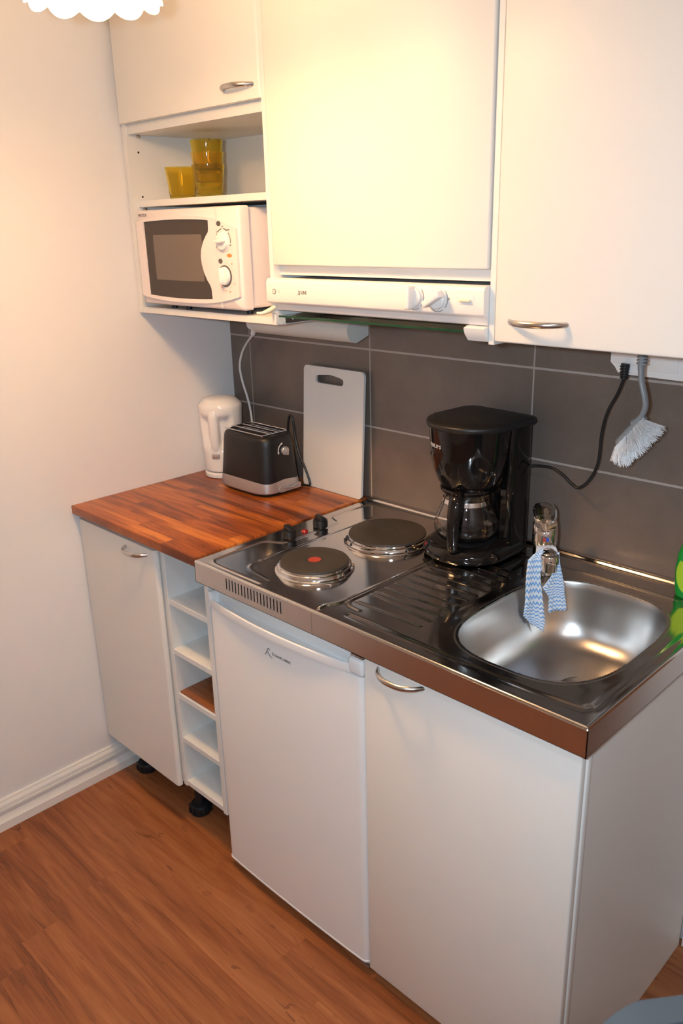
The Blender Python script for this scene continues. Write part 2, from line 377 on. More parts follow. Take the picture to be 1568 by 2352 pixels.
# ================================================================== OPEN SHELF UNIT
t = thing('shelf_unit', 'narrow white open shelf unit between the corner cabinet and the small fridge', 'shelf unit', (0.485, -0.3, 0))
b = MB(); b.box((0.389, -0.568, 0.143), (0.404, -0.02, 0.846), 0.001, 1); b.build('side_panel', M['inner'], t)
b = MB(); b.box((0.567, -0.568, 0.143), (0.583, -0.02, 0.822), 0.001, 1); b.build('side_panel', M['inner'], t)
b = MB(); b.box((0.404, -0.028, 0.147), (0.567, -0.021, 0.846)); b.build('back_panel', M['inner'], t)
for z in (0.715, 0.572, 0.440, 0.303, 0.163):
    b = MB(); b.box((0.404, -0.567, z - 0.0155), (0.567, -0.028, z), 0.0008, 1); b.build('shelf', M['inner'], t)
leg(t, 0.53, -0.30, 0.143); leg(t, 0.53, -0.08, 0.143); leg(t, 0.43, -0.08, 0.143)
b = MB(); b.box((0.408, -0.562, 0.4402), (0.5655, -0.10, 0.4462), 0.0006, 1)
tag(b.build('wood_offcut', M['lamfloor']), 'thin brown wood-look board lying on the middle shelf of the open shelf unit', 'board')
b = MB(); b.lathe((0.53, -0.40, 0.5722), [(.018, 0), (.022, .002), (.026, .03), (.025, .03), (.021, .004), (.001, .003)], 24, True, True)
tag(b.build('glass_dish', M['glass']), 'small clear glass dish on the second white shelf from the top in the open unit', 'dish')

# ================================================================== WOODEN WORKTOP
b = MB(); b.box((0.001, -0.5975, 0.862), (0.5815, -0.001, 0.8862), 0.0025, 3)
tag(b.build('wooden_worktop', M['worktop']), 'oiled reddish brown stave wood worktop fitted in the left corner', 'worktop')

# ================================================================== FRIDGE
t = thing('small_fridge', 'small white undercounter fridge standing below the hotplates', 'fridge', (0.85, -0.3, 0))
b = MB(); b.box((0.602, -0.52, 0.025), (1.097, -0.03, 0.800), 0.006, 2); b.build('body', M['fridge'], t)
def bow(x, amp, x0=0.600, x1=1.099): s = (2 * (x - x0) / (x1 - x0) - 1); return amp * (1 - s * s)
# door: slightly rounded vertical sides, lofted horizontal sections
def door_ring(z, ins=0.0, amp=0.004, yb=-0.527):
    x0, x1 = 0.600 + ins, 1.099 - ins; r = 0.016; out = []
    out += [(x0, yb, z)]
    for i in range(7):
        a = PI + (PI / 2) * i / 6; out.append((x0 + r + r * math.cos(a), -0.583 + r + r * math.sin(a) + ins, z))
    for i in range(1, 12): x = x0 + r + (x1 - x0 - 2 * r) * i / 12; out.append((x, -0.583 - bow(x, amp) + ins, z))
    for i in range(7):
        a = -PI / 2 + (PI / 2) * i / 6; out.append((x1 - r + r * math.cos(a), -0.583 + r + r * math.sin(a) + ins, z))
    out += [(x1, yb, z)]
    return out
b = MB(); b.loft([door_ring(0.034, .004), door_ring(0.035, -.0006), door_ring(0.039, -.0010), door_ring(0.041, .0004), door_ring(0.762), door_ring(0.765, .0006)])
d = b.build('door', M['fridge'], t)
# top grip trim: back wall of recess, end blocks and a bowed lip
b = MB()
b.box((0.600, -0.560, 0.766), (1.099, -0.527, 0.803), 0.003, 2)
b.box((1.058, -0.5835, 0.766), (1.099, -0.540, 0.803), 0.008, 4)
b.box((0.600, -0.5835, 0.766), (0.612, -0.540, 0.803), 0.004, 3)
b.box((0.600, -0.5830, 0.766), (1.060, -0.555, 0.770))
N = 40; ro, ri, to_, ti = [], [], [], []
rings = []
for i in range(N + 1):
    x = 0.606 + (1.066 - 0.606) * i / N; a = 0.020 * math.sin(PI * i / N) ** 0.8
    y = -0.583 - a
    rings.append([(x, y + .006 + a * .0, 0.766), (x, y + .001, 0.767), (x, y, 0.774), (x, y + .001, 0.784), (x, y + .004, 0.786), (x, y + .007, 0.784), (x, y + .010, 0.774), (x, -0.556, 0.770), (x, -0.556, 0.766)])
b.loft(rings)
b.build('grip_trim', M['fridge'], d)
b = MB()
for i in range(7): pass
b.tube([(0.8075, -0.5875, 0.7155), (0.812, -0.5875, 0.720), (0.816, -0.5875, 0.729), (0.820, -0.5875, 0.734), (0.8245, -0.5875, 0.731)], 0.0008, 6, 5)
b.tube([(0.817, -0.5875, 0.727), (0.821, -0.5875, 0.720), (0.828, -0.5875, 0.715), (0.833, -0.5875, 0.7155)], 0.0006, 6, 5)
b.build('emblem', M['ink'], d)
text('logo', 'S', 0.0105, (0.832, -0.5872, 0.7215), M['ink'], d, sx=1.0)
text('logo', 'CHAUB', 0.0080, (0.8385, -0.5872, 0.7215), M['ink'], d, sx=0.85)
text('logo', 'L', 0.0105, (0.863, -0.5872, 0.7215), M['ink'], d, sx=1.0)
text('logo', 'ORENZ', 0.0080, (0.869, -0.5872, 0.7215), M['ink'], d, sx=0.85)
for z0 in (0.803, 0.014):
    b = MB(); b.box((1.062, -0.578, z0), (1.096, -0.530, z0 + 0.006), 0.002, 2)
    if z0 < .5: b.cyl((1.085, -0.562, 0.018), 0.007, 0.018, 16)
    b.build('hinge', M['nickel'], t)
for x in (0.63, 1.07):
    for y in (-0.49, -0.06):
        b = MB(); b.cyl((x, y, 0), 0.016, 0.026, 20, 0.002); b.build('foot', M['footp'], t)

# ================================================================== SINK BASE CABINET
t = thing('sink_cabinet', 'large white base cabinet with one door under the sink at the right end', 'cabinet', (1.33, -0.3, 0))
b = MB(); b.box((1.551, -0.550, 0.001), (1.567, -0.022, 0.828)); b.build('side_panel', M['lam'], t)
b = MB(); b.box((1.5505, -0.5662, 0.001), (1.5705, -0.5502, 0.828), 0.004, 3); b.build('edge_band', M['edge'], t)
b = MB(); b.box((1.105, -0.562, 0.001), (1.121, -0.022, 0.828)); b.build('side_panel', M['lam'], t)
b = MB(); b.box((1.121, -0.555, 0.05), (1.551, -0.022, 0.066)); b.box((1.121, -0.03, 0.066), (1.551, -0.022, 0.70)); b.box((1.121, -0.555, 0.001), (1.551, -0.545, 0.05)); b.build('body', M['inner'], t)
b = MB(); b.box((1.105, -0.584, 0.033), (1.569, -0.567, 0.822), 0.0035, 3); d = b.build('door', M['lam'], t)
pull(d, 1.197, -0.584, 0.808, 0.112, 0.030)
b = MB(); b.cyl((1.567, -0.535, 0.806), 0.005, 0.0015, 16, 0.0005, 'x'); b.build('screw_cap', M['plastic'], t)

# ================================================================== STEEL COUNTER WITH SINK
H = 0.8825; XS, XE = 0.583, 1.583
t = thing('steel_counter', 'polished stainless steel kitchenette top with two hotplates, drainer and sink', 'counter', (1.083, -0.3, H))
SC, SA, SB, SN = (1.380, -0.325), 0.158, 0.210, 3.0
nx, ny = 640, 384
X = np.linspace(XS, XE, nx); Y = np.linspace(-0.6, 0.0, ny); GX, GY = np.meshgrid(X, Y)
Z = np.zeros_like(GX)
def dpoly(pts, closed=False):
    D = np.full_like(GX, 9.0); pts = list(pts) + ([pts[0]] if closed else [])
    for (ax, ay), (bx, by) in zip(pts, pts[1:]):
        L2 = (bx - ax) ** 2 + (by - ay) ** 2 + 1e-12
        tt = np.clip(((GX - ax) * (bx - ax) + (GY - ay) * (by - ay)) / L2, 0, 1)
        D = np.minimum(D, np.hypot(GX - ax - tt * (bx - ax), GY - ay - tt * (by - ay)))
    return D
def ssx(e0, e1, v): q = np.clip((v - e0) / (e1 - e0), 0, 1); return q * q * (3 - 2 * q)
def smooth_path(pts, res=6):
    P = [Vector((p[0], p[1], 0)) for p in pts]; Q = []
    for i in range(len(P) - 1):
        p0 = P[max(i - 1, 0)]; p1 = P[i]; p2 = P[i + 1]; p3 = P[min(i + 2, len(P) - 1)]
        for k in range(res):
            q = k / res; v = 0.5 * ((2 * p1) + (-p0 + p2) * q + (2 * p0 - 5 * p1 + 4 * p2 - p3) * q * q + (-p0 + 3 * p1 - 3 * p2 + p3) * q ** 3)
            Q.append((v.x, v.y))
    Q.append((P[-1].x, P[-1].y)); return Q
bead = lambda D, amp, s: amp * np.exp(-(D / s) ** 2)
# pressed bead around the hob, notched around the two knobs
p1 = smooth_path([(0.80, -0.584), (0.66, -0.584), (0.625, -0.576), (0.617, -0.55), (0.615, -0.44), (0.620, -0.415), (0.640, -0.403), (0.658, -0.392), (0.663, -0.37), (0.663, -0.30), (0.662, -0.225), (0.655, -0.200), (0.630, -0.188), (0.619, -0.170), (0.618, -0.06), (0.628, -0.038), (0.66, -0.033), (0.80, -0.033), (1.0, -0.033)], 5)
Z += bead(dpoly(p1), 0.0022, 0.0042)
Z += bead(dpoly([(0.703, -0.50), (0.703, -0.10)]), 0.0018, 0.0038)
Z += bead(dpoly(smooth_path([(0.703, -0.50), (0.708, -0.53), (0.73, -0.55), (0.80, -0.56)])), 0.0012, 0.004)
Z += bead(dpoly(smooth_path([(0.986, -0.585), (0.984, -0.568), (0.990, -0.555), (0.998, -0.53), (0.998, -0.45), (0.998, -0.03)])), 0.0022, 0.0042)
# drainer outline and ribs
Z += bead(dpoly(smooth_path([(1.05, -0.538), (1.02, -0.534), (1.008, -0.520), (1.006, -0.49), (1.006, -0.12), (1.02, -0.098), (1.06, -0.088), (1.18, -0.083), (1.30, -0.080), (1.50, -0.085), (1.54, -0.10)])), 0.0016, 0.0035)
for i in range(12):
    yy = -0.510 + 0.0300 * i; y0 = yy
    if i == 1: y0, yy = -0.463, -0.480
    Z += bead(dpoly([(1.020, y0), (1.182, yy)]), 0.0014, 0.0031)
# perimeter bead on the right and front of the sink
Z += bead(dpoly(smooth_path([(1.50, -0.085), (1.55, -0.10), (1.562, -0.14), (1.563, -0.50), (1.556, -0.545), (1.52, -0.562), (1.30, -0.566), (1.05, -0.566)])), -0.0014, 0.006)
# raised rolled edge along the wall
Z += 0.0085 * ssx(-0.022, -0.012, GY) 
# rounded outer edges
dd = np.minimum(np.minimum(GX - XS, XE - GX), GY + 0.6); rr = 0.005
q = np.clip(1 - dd / rr, 0, 1); Z -= rr * (1 - np.sqrt(np.maximum(0, 1 - q * q)))
se = (np.abs((GX - SC[0]) / SA) ** SN + np.abs((GY - SC[1]) / SB) ** SN) ** (1 / SN)
Z -= 0.0010 * (1 - ssx(1.06, 1.20, se))
me_b = MB(); V = [[None] * nx for _ in range(ny)]
hole = se < 0.985
for j in range(ny):
    for i in range(nx):
        V[j][i] = me_b.bm.verts.new((X[i], Y[j], H + Z[j, i]))
for j in range(ny - 1):
    for i in range(nx - 1):
        if hole[j, i] and hole[j + 1, i] and hole[j, i + 1] and hole[j + 1, i + 1]: continue
        me_b.bm.faces.new((V[j][i], V[j][i + 1], V[j + 1][i + 1], V[j + 1][i]))
for v in [v for v in me_b.bm.verts if not v.link_faces]: me_b.bm.verts.remove(v)
deck = me_b.build('deck', M['steel'], t, sharp=70)
def sring(k, z, n=SN, off=0.0, cnt=120):
    out = []
    for i in range(cnt):
        a = 2 * PI * i / cnt; ct, st_ = math.cos(a), math.sin(a)
        m_ = (abs(ct) ** n + abs(st_) ** n) ** (-1 / n)
        out.append((SC[0] + (SA * k + off) * ct * m_, SC[1] + (SB * k + off) * st_ * m_, z))
    return out
b = MB(); zt = H - 0.0010
prof_s = [(0.0060, -0.0006, 3.0), (0.0040, 0.00012, 3.0), (0.0010, 0.0000, 3.0), (-0.0012, -0.0012, 3.0), (-0.0028, -0.005, 3.0), (-0.0050, -0.018, 3.0), (-0.0095, -0.05, 3.0), (-0.015, -0.085, 2.9), (-0.023, -0.110, 2.8), (-0.036, -0.128, 2.7), (-0.054, -0.138, 2.6), (-0.080, -0.1425, 2.5), (-0.115, -0.1445, 2.4), (-0.135, -0.1455, 2.2)]
rg = []
for off, dz_, n_ in prof_s: rg.append(sring(1.0, zt + dz_, n_, off))
b.loft(rg, True, False, False)
b.build('sink_bowl', M['bowl'], t, sharp=60)
b = MB(); dz0 = zt - 0.1455
b.loft([sring(1.0, dz0, 2.2, -0.134), sring(1.0, dz0 - 0.001, 2.2, -0.136)], True, False, False)
b.lathe((SC[0], SC[1], dz0 - 0.004), [(0.075, 0.003), (0.045, 0.0036), (0.043, 0.005), (0.040, 0.004), (0.036, 0.0), (0.001, 0.0)], 40, False, True)
b.build('drain', M['bowl'], t)
# apron with ventilation slots
b = MB(); zb = 0.828; zt2 = H - 0.0048
slots = [(0.7020 + i * (0.884 - 0.7020) / 17) for i in range(18)]
b.box((XS, -0.600, 0.8705), (XE, -0.5985, zt2)); b.box((XS, -0.600, zb), (XE, -0.5985, 0.8435))
xs_ = [XS] + [q_ for s_ in slots for q_ in (s_ - .0017, s_ + .0017)] + [XE]
for i in range(0, len(xs_), 2): b.box((xs_[i], -0.600, 0.8435), (xs_[i + 1], -0.5985, 0.8705))
b.box((XE - .0015, -0.600, zb), (XE, -0.001, zt2)); b.box((XS, -0.600, zb), (XS + .0015, -0.5995, zt2))
b.box((XS, -0.600, zb), (XE, -0.590, zb + .001)); b.box((XE - .012, -0.600, zb), (XE, -0.001, zb + .001))
b.build('apron', M['apron'], t)
b = MB(); b.box((0.9765, -0.6004, zb), (0.9775, -0.5995, zt2)); b.build('seam', M['nickel'], t)
b = MB(); b.box((0.69, -0.594, 0.838), (0.895, -0.590, 0.874)); b.build('vent_backing', M['dark'], t)
def hotplate(cx, cy, r, spot):
    b = MB(); b.lathe((cx, cy, H), [(r + .012, -.001), (r + .0115, .002), (r + .008, .0035), (r + .006, .007), (r + .0055, .011), (r + .002, .0125), (r + .0015, .0165), (r - .002, .0172)], 72, False, False)
    ring = b.build('trim_ring', M['chrome'], t)
    b = MB(); b.lathe((cx, cy, H), [(r - .004, .012), (r - .0005, .0175), (r - .0018, .0205), (r - .004, .0212), (r * .36, .0212), (r * .34, .0203), (r * .22, .0203), (0.0005, .0203)], 72, False, True)
    hp = b.build('hotplate', M['iron'], t)
    if spot:
        b = MB(); b.cyl((cx, cy, H + .0203), 0.0145, 0.0006, 32); b.build('red_spot', M['red'], hp)
hotplate(0.829, -0.448, 0.0775, True); hotplate(0.833, -0.2085, 0.0945, False)
def hobknob(cx, cy, ang):
    mx = Matrix.Translation((cx, cy, H)) @ Matrix.Rotation(ang, 4, 'Z'); b = MB(mx)
    b.lathe((0, 0, 0), [(.0185, .001), (.019, .004), (.0185, .017), (.0175, .0195), (.001, .0205)], 32)
    b.box((-.0075, -.0185, .016), (.0075, .0185, .029), 0.003, 3)
    b.build('control_knob', M['black'], t)
hobknob(0.642, -0.357, 1.2); hobknob(0.645, -0.253, 1.2)
b = MB(); b.lathe((0.640, -0.303, H), [(.0085, 0), (.0085, .002), (.006, .0045), (.001, .005)], 20); b.build('indicator_light', M['redlens'], t)

# ================================================================== WALL UNITS
# left: lift-up door over an open niche
UY = -0.335
t = thing('wall_cabinet', 'white wall cabinet in the left corner with a door above an open niche', 'cabinet', (0.3, -0.15, 1.39))
b = MB()
b.box((0.010, -0.318, 1.388), (0.0265, -0.004, 2.40)); b.box((0.5765, -0.318, 1.388), (0.5935, -0.004, 2.40))
b.box((0.0265, -0.010, 1.404), (0.5765, -0.004, 2.40)); b.box((0.010, -0.318, 2.384), (0.5935, -0.004, 2.40))
body = b.build('body', M['inner'], t)
b = MB(); b.box((0.0265, -0.318, 1.388), (0.5765, -0.010, 1.4045), .0006, 1); b.build('shelf', M['inner'], t)
b = MB(); b.box((0.027, -0.300, 1.6635), (0.576, -0.010, 1.6795), .0006, 1); b.build('shelf', M['inner'], t)
b = MB(); b.box((0.027, -0.313, 1.842), (0.576, -0.010, 1.8700), .0006, 1); b.build('shelf', M['inner'], t)
for y, z in ((-.285, 1.80), (-.285, 1.69)): b = MB(); b.cyl((0.0262, y, z), .0028, .0006, 12, axis='x'); b.build('peg_hole', M['dark'], t)
for y, z in ((-.285, 1.659), (-.285, 1.838), (-.05, 1.838)):
    b = MB(); b.cyl((0.0265, y, z), .0035, .012, 12, 0.0005, 'x'); b.build('shelf_pin', M['nickel'], t)
b = MB(); b.cyl((0.292, -0.3182, 1.396), .0032, .0006, 16, axis='y'); b.build('screw_cap', M['cream'], t)
b = MB(); b.box((0.024, UY, 1.866), (0.592, UY + 0.0165, 2.398), 0.0075, 5, 2); d = b.build('door', M['lam'], t); pull(d, 0.519, UY, 1.894, 0.104)
# middle: cabinet above the hood
t = thing('hood_cabinet', 'tall white wall cabinet above the cooker hood in the middle', 'cabinet', (0.9, -0.15, 1.5))
b = MB()
b.box((0.5955, UY - .000, 1.392), (0.6085, -0.004, 2.40)); b.box((1.1930, UY + .004, 1.392), (1.2045, -0.004, 2.40))
b.box((0.6085, -0.316, 1.502), (1.1935, -0.30, 1.545)); b.box((0.6085, -0.010, 1.50), (1.1935, -0.004, 2.40)); b.box((0.6085, -0.31, 2.384), (1.1935, -0.010, 2.40)); b.box((0.6085, -0.31, 1.502), (1.1935, -0.010, 1.518))
b.build('body', M['inner'], t)
b = MB(); b.box((0.6095, UY - .002, 1.5235), (1.1895, UY + .0155, 2.398), 0.003, 3); b.build('door', M['lam'], t)
# right
t = thing('wall_cabinet', 'white wall cabinet with a low chrome handle above the sink at the right', 'cabinet', (1.5, -0.15, 1.4))
b = MB()
b.box((1.2055, -0.316, 1.404), (1.2215, -0.004, 2.40)); b.box((1.785, -0.316, 1.404), (1.801, -0.004, 2.40)); b.box((1.2215, -0.316, 1.404), (1.785, -0.004, 1.420)); b.box((1.2215, -0.010, 1.42), (1.785, -0.004, 2.40)); b.box((1.2215, -0.316, 2.384), (1.785, -0.010, 2.40))
b.build('body', M['inner'], t)
b = MB(); b.box((1.2090, UY - .003, 1.3985), (1.800, UY + .0135, 2.398), 0.0035, 3); d = b.build('door', M['lam'], t); pull(d, 1.297, UY - .003, 1.437, 0.116, 0.030)

# ================================================================== COOKER HOOD
t = thing('cooker_hood', 'slim white cooker hood with two round knobs and a glass visor', 'cooker hood', (0.9, -0.15, 1.42))
b = MB()
b.box((0.6105, -0.322, 1.432), (1.1915, -0.012, 1.494), 0.001, 1)
b.build('housing', M['plastic'], t)
b = MB()
sec = [(-0.323, 1.496), (-0.340, 1.4955), (-0.3455, 1.492), (-0.3475, 1.487), (-0.3475, 1.447), (-0.345, 1.442), (-0.337, 1.440), (-0.334, 1.437), (-0.333, 1.4275), (-0.329, 1.4245), (-0.323, 1.4245)]
b.loft([[(0.5945, y, z) for y, z in sec], [(1.1915, y, z) for y, z in sec]]); fp = b.build('front_panel', M['plastic'], t, sharp=50)
FY = -0.3477
def hoodknob(cx, cz, ang):
    b = MB(); b.cyl((cx, FY - .0012, cz), .0215, .0016, 40, 0.0004, 'y')
    k0 = b.build('knob', M['plastic'], t)
    mx = Matrix.Translation((cx, FY - .001, cz)) @ Matrix.Rotation(ang, 4, 'Y'); b = MB(mx)
    b.lathe((0, 0, 0), [(.0195, -.001), (.0190, -.006), (.0165, -.008), (.001, -.008)], 40, axis='y')
    b.box((-.0065, -.024, -.0215), (.0065, -.004, .0215), 0.003, 3)
    b.build('grip', M['plastic'], k0)
    b = MB()
    for a0, a1 in ((-150, -60), (-40, 40)):
        pts = [(cx + .0235 * math.cos(math.radians(a)), FY - .0004, cz + .0235 * math.sin(math.radians(a))) for a in range(a0, a1 + 1, 10)]
        b.tube(pts, .0005, 5, 2)
    b.build('scale_mark', M['ink'], k0)
hoodknob(1.030, 1.471, 0.0); hoodknob(1.087, 1.470, 1.05)
text('scale_mark', '0', 0.007, (1.1115, FY - .0002, 1.4685), M['ink'], fp)
b = MB(); b.box((1.134, FY - .0006, 1.462), (1.170, FY + .001, 1.478), .0005, 1); sw = b.build('switch_plate', M['plastic'], t)
b = MB(); b.box((1.139, FY - .006, 1.4665), (1.165, FY, 1.4725), .0025, 3); b.build('slide_switch', M['cream'], sw)
b = MB(); b.cyl((0.621, FY - .0006, 1.4675), .0062, .0008, 28, axis='y'); b.mi = 1; b.cyl((0.621, FY - .0009, 1.4675), .0042, .0008, 24, axis='y'); bd = b.build('badge', [M['grey'], M['lgrey']], fp)
for k in range(3):
    b = MB(); b.box((0.634, FY - .0003, 1.4655 + k * .0022), (0.640, FY + .0002, 1.4665 + k * .0022)); b.build('small_print', M['inklite'], fp)
text('logo', 'X', 0.0150, (0.6985, FY - .0002, 1.4620), M['ink'], fp, up=(0.25, 0, 1), sx=0.8)
text('logo', '-LINE', 0.0105, (0.7075, FY - .0002, 1.4645), M['ink'], fp, up=(0.0, 0, 1), sx=0.85)
# visor glass and its arms
b = MB(); b.box((0.616, -0.332, 1.4095), (1.150, -0.10, 1.4135)); b.mi = 1; b.box((0.616, -0.3335, 1.4094), (1.150, -0.332, 1.4136)); b.build('glass_visor', [M['visor'], M['visedge']], t)
b = MB()
b.prism([(-0.338, 1.419), (-0.328, 1.4215), (-0.12, 1.4215), (-0.12, 1.413), (-0.29, 1.392), (-0.312, 1.390)], lambda u, v, d: (d, u, v), 0.597, 0.611)
b.build('visor_arm', M['plasticg'], t)
b = MB(); b.box((0.611, -0.31, 1.393), (0.613, -0.10, 1.409)); b.box((0.613, -0.23, 1.3945), (0.70, -0.10, 1.3965)); b.mi = 1; b.cyl((0.613, -0.285, 1.401), .003, .002, 12, axis='x'); b.build('bracket_plate', [M['nickel'], M['nickel']], t)
b = MB()
b.prism([(-0.345, 1.420), (-0.335, 1.4235), (-0.20, 1.4235), (-0.20, 1.398), (-0.315, 1.393), (-0.330, 1.396), (-0.342, 1.410)], lambda u, v, d: (d, u, v), 1.146, 1.1915)
b.build('visor_arm', M['plasticg'], t)
b = MB(); b.tube([(0.606, -0.335, 1.431), (0.602, -0.352, 1.424), (0.594, -0.364, 1.4195), (0.585, -0.372, 1.4195)], [.006, .0055, .0042, .0036], 12, 5); b.build('visor_lever', M['cream'], t)
b = MB(); b.box((0.613, -0.20, 1.424), (1.190, -0.02, 1.432)); b.build('filter', M['nickel'], t)

# ================================================================== MICROWAVE
mx0, mx1, mz0, mz1, my = 0.068, 0.494, 1.4165, 1.654, -0.337
t = thing('microwave', 'white microwave oven with two dials sitting in the open wall niche', 'microwave', (0.28, -0.2, mz0))
b = MB(); b.box((mx0 + .008, -0.305, mz0 + .003), (mx1 - .006, -0.045, mz1 - .004), 0.008, 3); bd = b.build('body', M['mwave'], t)
b = MB()
b.prism(rrect(-0.225, 1.452, -0.09, 1.628, .018, 5), lambda u, v, d: (d, u, v), mx1 - .007, mx1 - .0035); b.build('side_panel_relief', M['mwave'], bd)
b = MB()
ring = lambda y, ins: [(p[0], y, p[1]) for p in rrect(mx0 + ins, mz0 + ins, mx1 - ins, mz1 - ins, .006, 4)]
b.loft([ring(-0.305, 0), ring(my + .010, 0), ring(my + .004, .0015), ring(my, .006)]); fa = b.build('front_fascia', M['mwave'], t, sharp=50)
U = lambda u, v: (mx0 + u, v)
xo = mx0
def arc_top(u): return 1.6220 + 0.0075 * (1 - ((u - 0.17) / 0.20) ** 2) - 0.010 * max(0, (u - 0.30) / .1) ** 1.4
def arc_bot(u): return 1.4420 - 0.0080 * (1 - ((u - 0.19) / 0.20) ** 2) + 0.003 * max(0, (u - 0.30) / .1)
# raised lips around the window region (an eyebrow above and below)
out = [(xo + u, arc_top(u) + 0.0068 * (1 - ((u - .2) / .21) ** 4)) for u in np.linspace(0.004, 0.421, 30)]
low = [(xo + u, arc_bot(u) - 0.0068 * (1 - ((u - .2) / .21) ** 4)) for u in np.linspace(0.421, 0.004, 30)]
# window outline with the handle bulge eating into its right edge
wt = [(xo + u, arc_top(u) - .001) for u in np.linspace(0.035, 0.317, 22)]
rgt = [(xo + u, z) for u, z in ((.316, 1.604), (.314, 1.597), (.305, 1.589), (.292, 1.575), (.282, 1.557), (.2785, 1.540), (.2805, 1.522), (.287, 1.503), (.297, 1.486), (.307, 1.475), (.312, 1.466), (.313, 1.458))]
wb = [(xo + u, arc_bot(u) + .003) for u in np.linspace(0.314, 0.036, 22)]
win = wt + rgt + wb
b = MB(); b.prism(out + low, XZ(my), -0.001, 0.005, [win]); b.build('door_frame', M['mwave'], t)
b = MB(); b.prism(win, XZ(my), -0.001, 0.0012); wn = b.build('door_window', M['mwin'], t)
b = MB(); b.prism(rrect(xo + .072, 1.481, xo + .282, 1.5925, .004, 3), XZ(my), 0.0010, 0.0016); b.build('window_mesh', M['mesh'], wn)
b = MB(); b.prism([(xo + .036 + .0 , 1.453)] and [(p[0], p[1]) for p in rrect(xo + .3475, mz0 + .004, xo + .3485, mz1 - .004, .0003, 1)], XZ(my), -.001, .0056); b.build('door_gap', M['lgrey'], t)
dots = MB()
for i in range(7):
    for j in range(2): dots.cyl((xo + .288 + j * .007 + (i % 2) * .003 + (abs(i - 3) * .0012), my - .0058, 1.510 + i * .0095), .0011, .0010, 8, axis='y')
dots.build('grip_dots', M['mwave'], t)
def mdial(u, z, r, grip, ring_col):
    cx = xo + u; b = MB(); b.cyl((cx, my - .0066, z), r + .0035, .0020, 40, axis='y'); k = b.build('dial', ring_col, t)
    b = MB(); b.lathe((cx, my - .006, z), [(r, 0), (r, -.004), (r - .002, -.007), (r - .004, -.0075), (.001, -.0075)], 40, axis='y'); b.build('dial_base', M['plasticg'], k)
    mxx = Matrix.Translation((cx, my - .012, z)) @ Matrix.Rotation(grip, 4, 'Y'); b = MB(mxx)
    rg = []
    for i in range(13):
        s_ = -1 + 2 * i / 12; wd = .0085 * math.sqrt(max(0.02, 1 - s_ * s_)); hh = .012
        rg.append([(-wd, 0, s_ * (r - .002)), (-wd * .35, -hh, s_ * (r - .003)), (wd * .35, -hh, s_ * (r - .003)), (wd, 0, s_ * (r - .002))])
    b.loft(rg); b.build('grip', M['plasticg'], k)
mdial(.372, 1.5765, .0215, PI / 2, M['mwave']); mdial(.371, 1.4965, .0215, 0.0, M['ink'])
b = MB()
for a0, a1 in ((-10, 40), (55, 85), (98, 128), (143, 195)):
    pts = [(xo + .372 + .0275 * math.cos(math.radians(a)), my - .0053, 1.5765 + .0275 * math.sin(math.radians(a))) for a in range(a0, a1 + 1, 5)]
    b.tube(pts, .0010, 5, 2)
b.build('dial_scale', M['ink'], t)
b = MB()
for k in range(28):
    a = math.radians(80 - k * 10); b.cyl((xo + .371 + .0325 * math.cos(a), my - .0054, 1.4965 + .0325 * math.sin(a)), .0006, .0005, 6, axis='y')
b.build('dial_scale', M['orange'], t)
for s_, u, z in (('10', .396, 1.523), ('15', .403, 1.478), ('20', .383, 1.4585), ('25', .366, 1.4605), ('30', .353, 1.4685)):
    text('dial_number', s_, .0052, (xo + u, my - .0052, z), M['orange'], t)
for s_, u, z in (('med', .368, 1.608), ('m.high', .387, 1.600), ('m.low', .347, 1.596), ('low', .344, 1.562), ('high', .395, 1.566)):
    text('dial_word', s_, .0040, (xo + u, my - .0052, z), M['ink'], t)
for u, z in ((.358, 1.6155), (.3565, 1.5305)):
    mxx = Matrix.Translation((xo + u, my - .005, z)) @ Matrix.Diagonal((1.25, 1, .95, 1)); b = MB(mxx)
    b.lathe((0, 0, 0), [(.0062, .001), (.0062, -.0008), (.001, -.0010)], 28, axis='y'); b.build('symbol_spot', M['ink'], t)
mxx = Matrix.Translation((xo + .392, my - .005, 1.5435)) @ Matrix.Diagonal((1.9, 1, .85, 1)); b = MB(mxx)
b.lathe((0, 0, 0), [(.0050, .001), (.0050, -.0005), (.001, -.0006)], 28, axis='y'); b.build('orange_mark', M['orange'], t)
text('logo', 'MATSUI', 0.0095, (xo + .010, my - .0001, 1.6385), M['ink'], t, sx=1.15)
for x, y in ((.14, -.29), (.46, -.29), (.14, -.08), (.46, -.08), (.22, -.30)):
    b = MB(); b.cyl((x, y, 1.4047), .008, .0165, 16); b.build('foot', M['footp'], t)

# ================================================================== AMBER GLASSES
t = thing('drinking_glass', 'single amber glass standing left of the stacked glasses on the niche shelf', 'glass', (0.098, -0.205, 1.680), 'amber glasses in the wall niche')
def gprof(z0=0): return [(.0325, 0), (.0335, .002), (.0350, .014), (.0385, .048), (.0425, .080), (.0425, .0812), (.0413, .0812), (.0408, .078), (.0368, .046), (.0335, .014), (.031, .010), (.001, .0085)]
def gr(p, a, r, h):
    k = 1 + .010 * math.sin(9 * a + 70 * h) * (1 if .012 < h < .07 else 0); return (p[0] * k, p[1] * k, p[2])
b = MB(); b.lathe((0.098, -0.205, 1.680), gprof(), 54, rfun=gr); bowl = b.build('bowl', M['amber'], t)
g0 = t
for k, (lab, dz_) in enumerate((('bottom amber glass of the stack of three in the niche', 0), ('middle amber glass of the stack of three in the niche', .0290), ('top amber glass of the stack of three in the niche', .0580))):
    c = g0.copy(); C.objects.link(c); c.location = (0.213, -0.20, 1.680 + dz_); c['label'] = lab; c.rotation_euler.z = k * 0.7
    bc = bowl.copy(); C.objects.link(bc); bc.parent = c

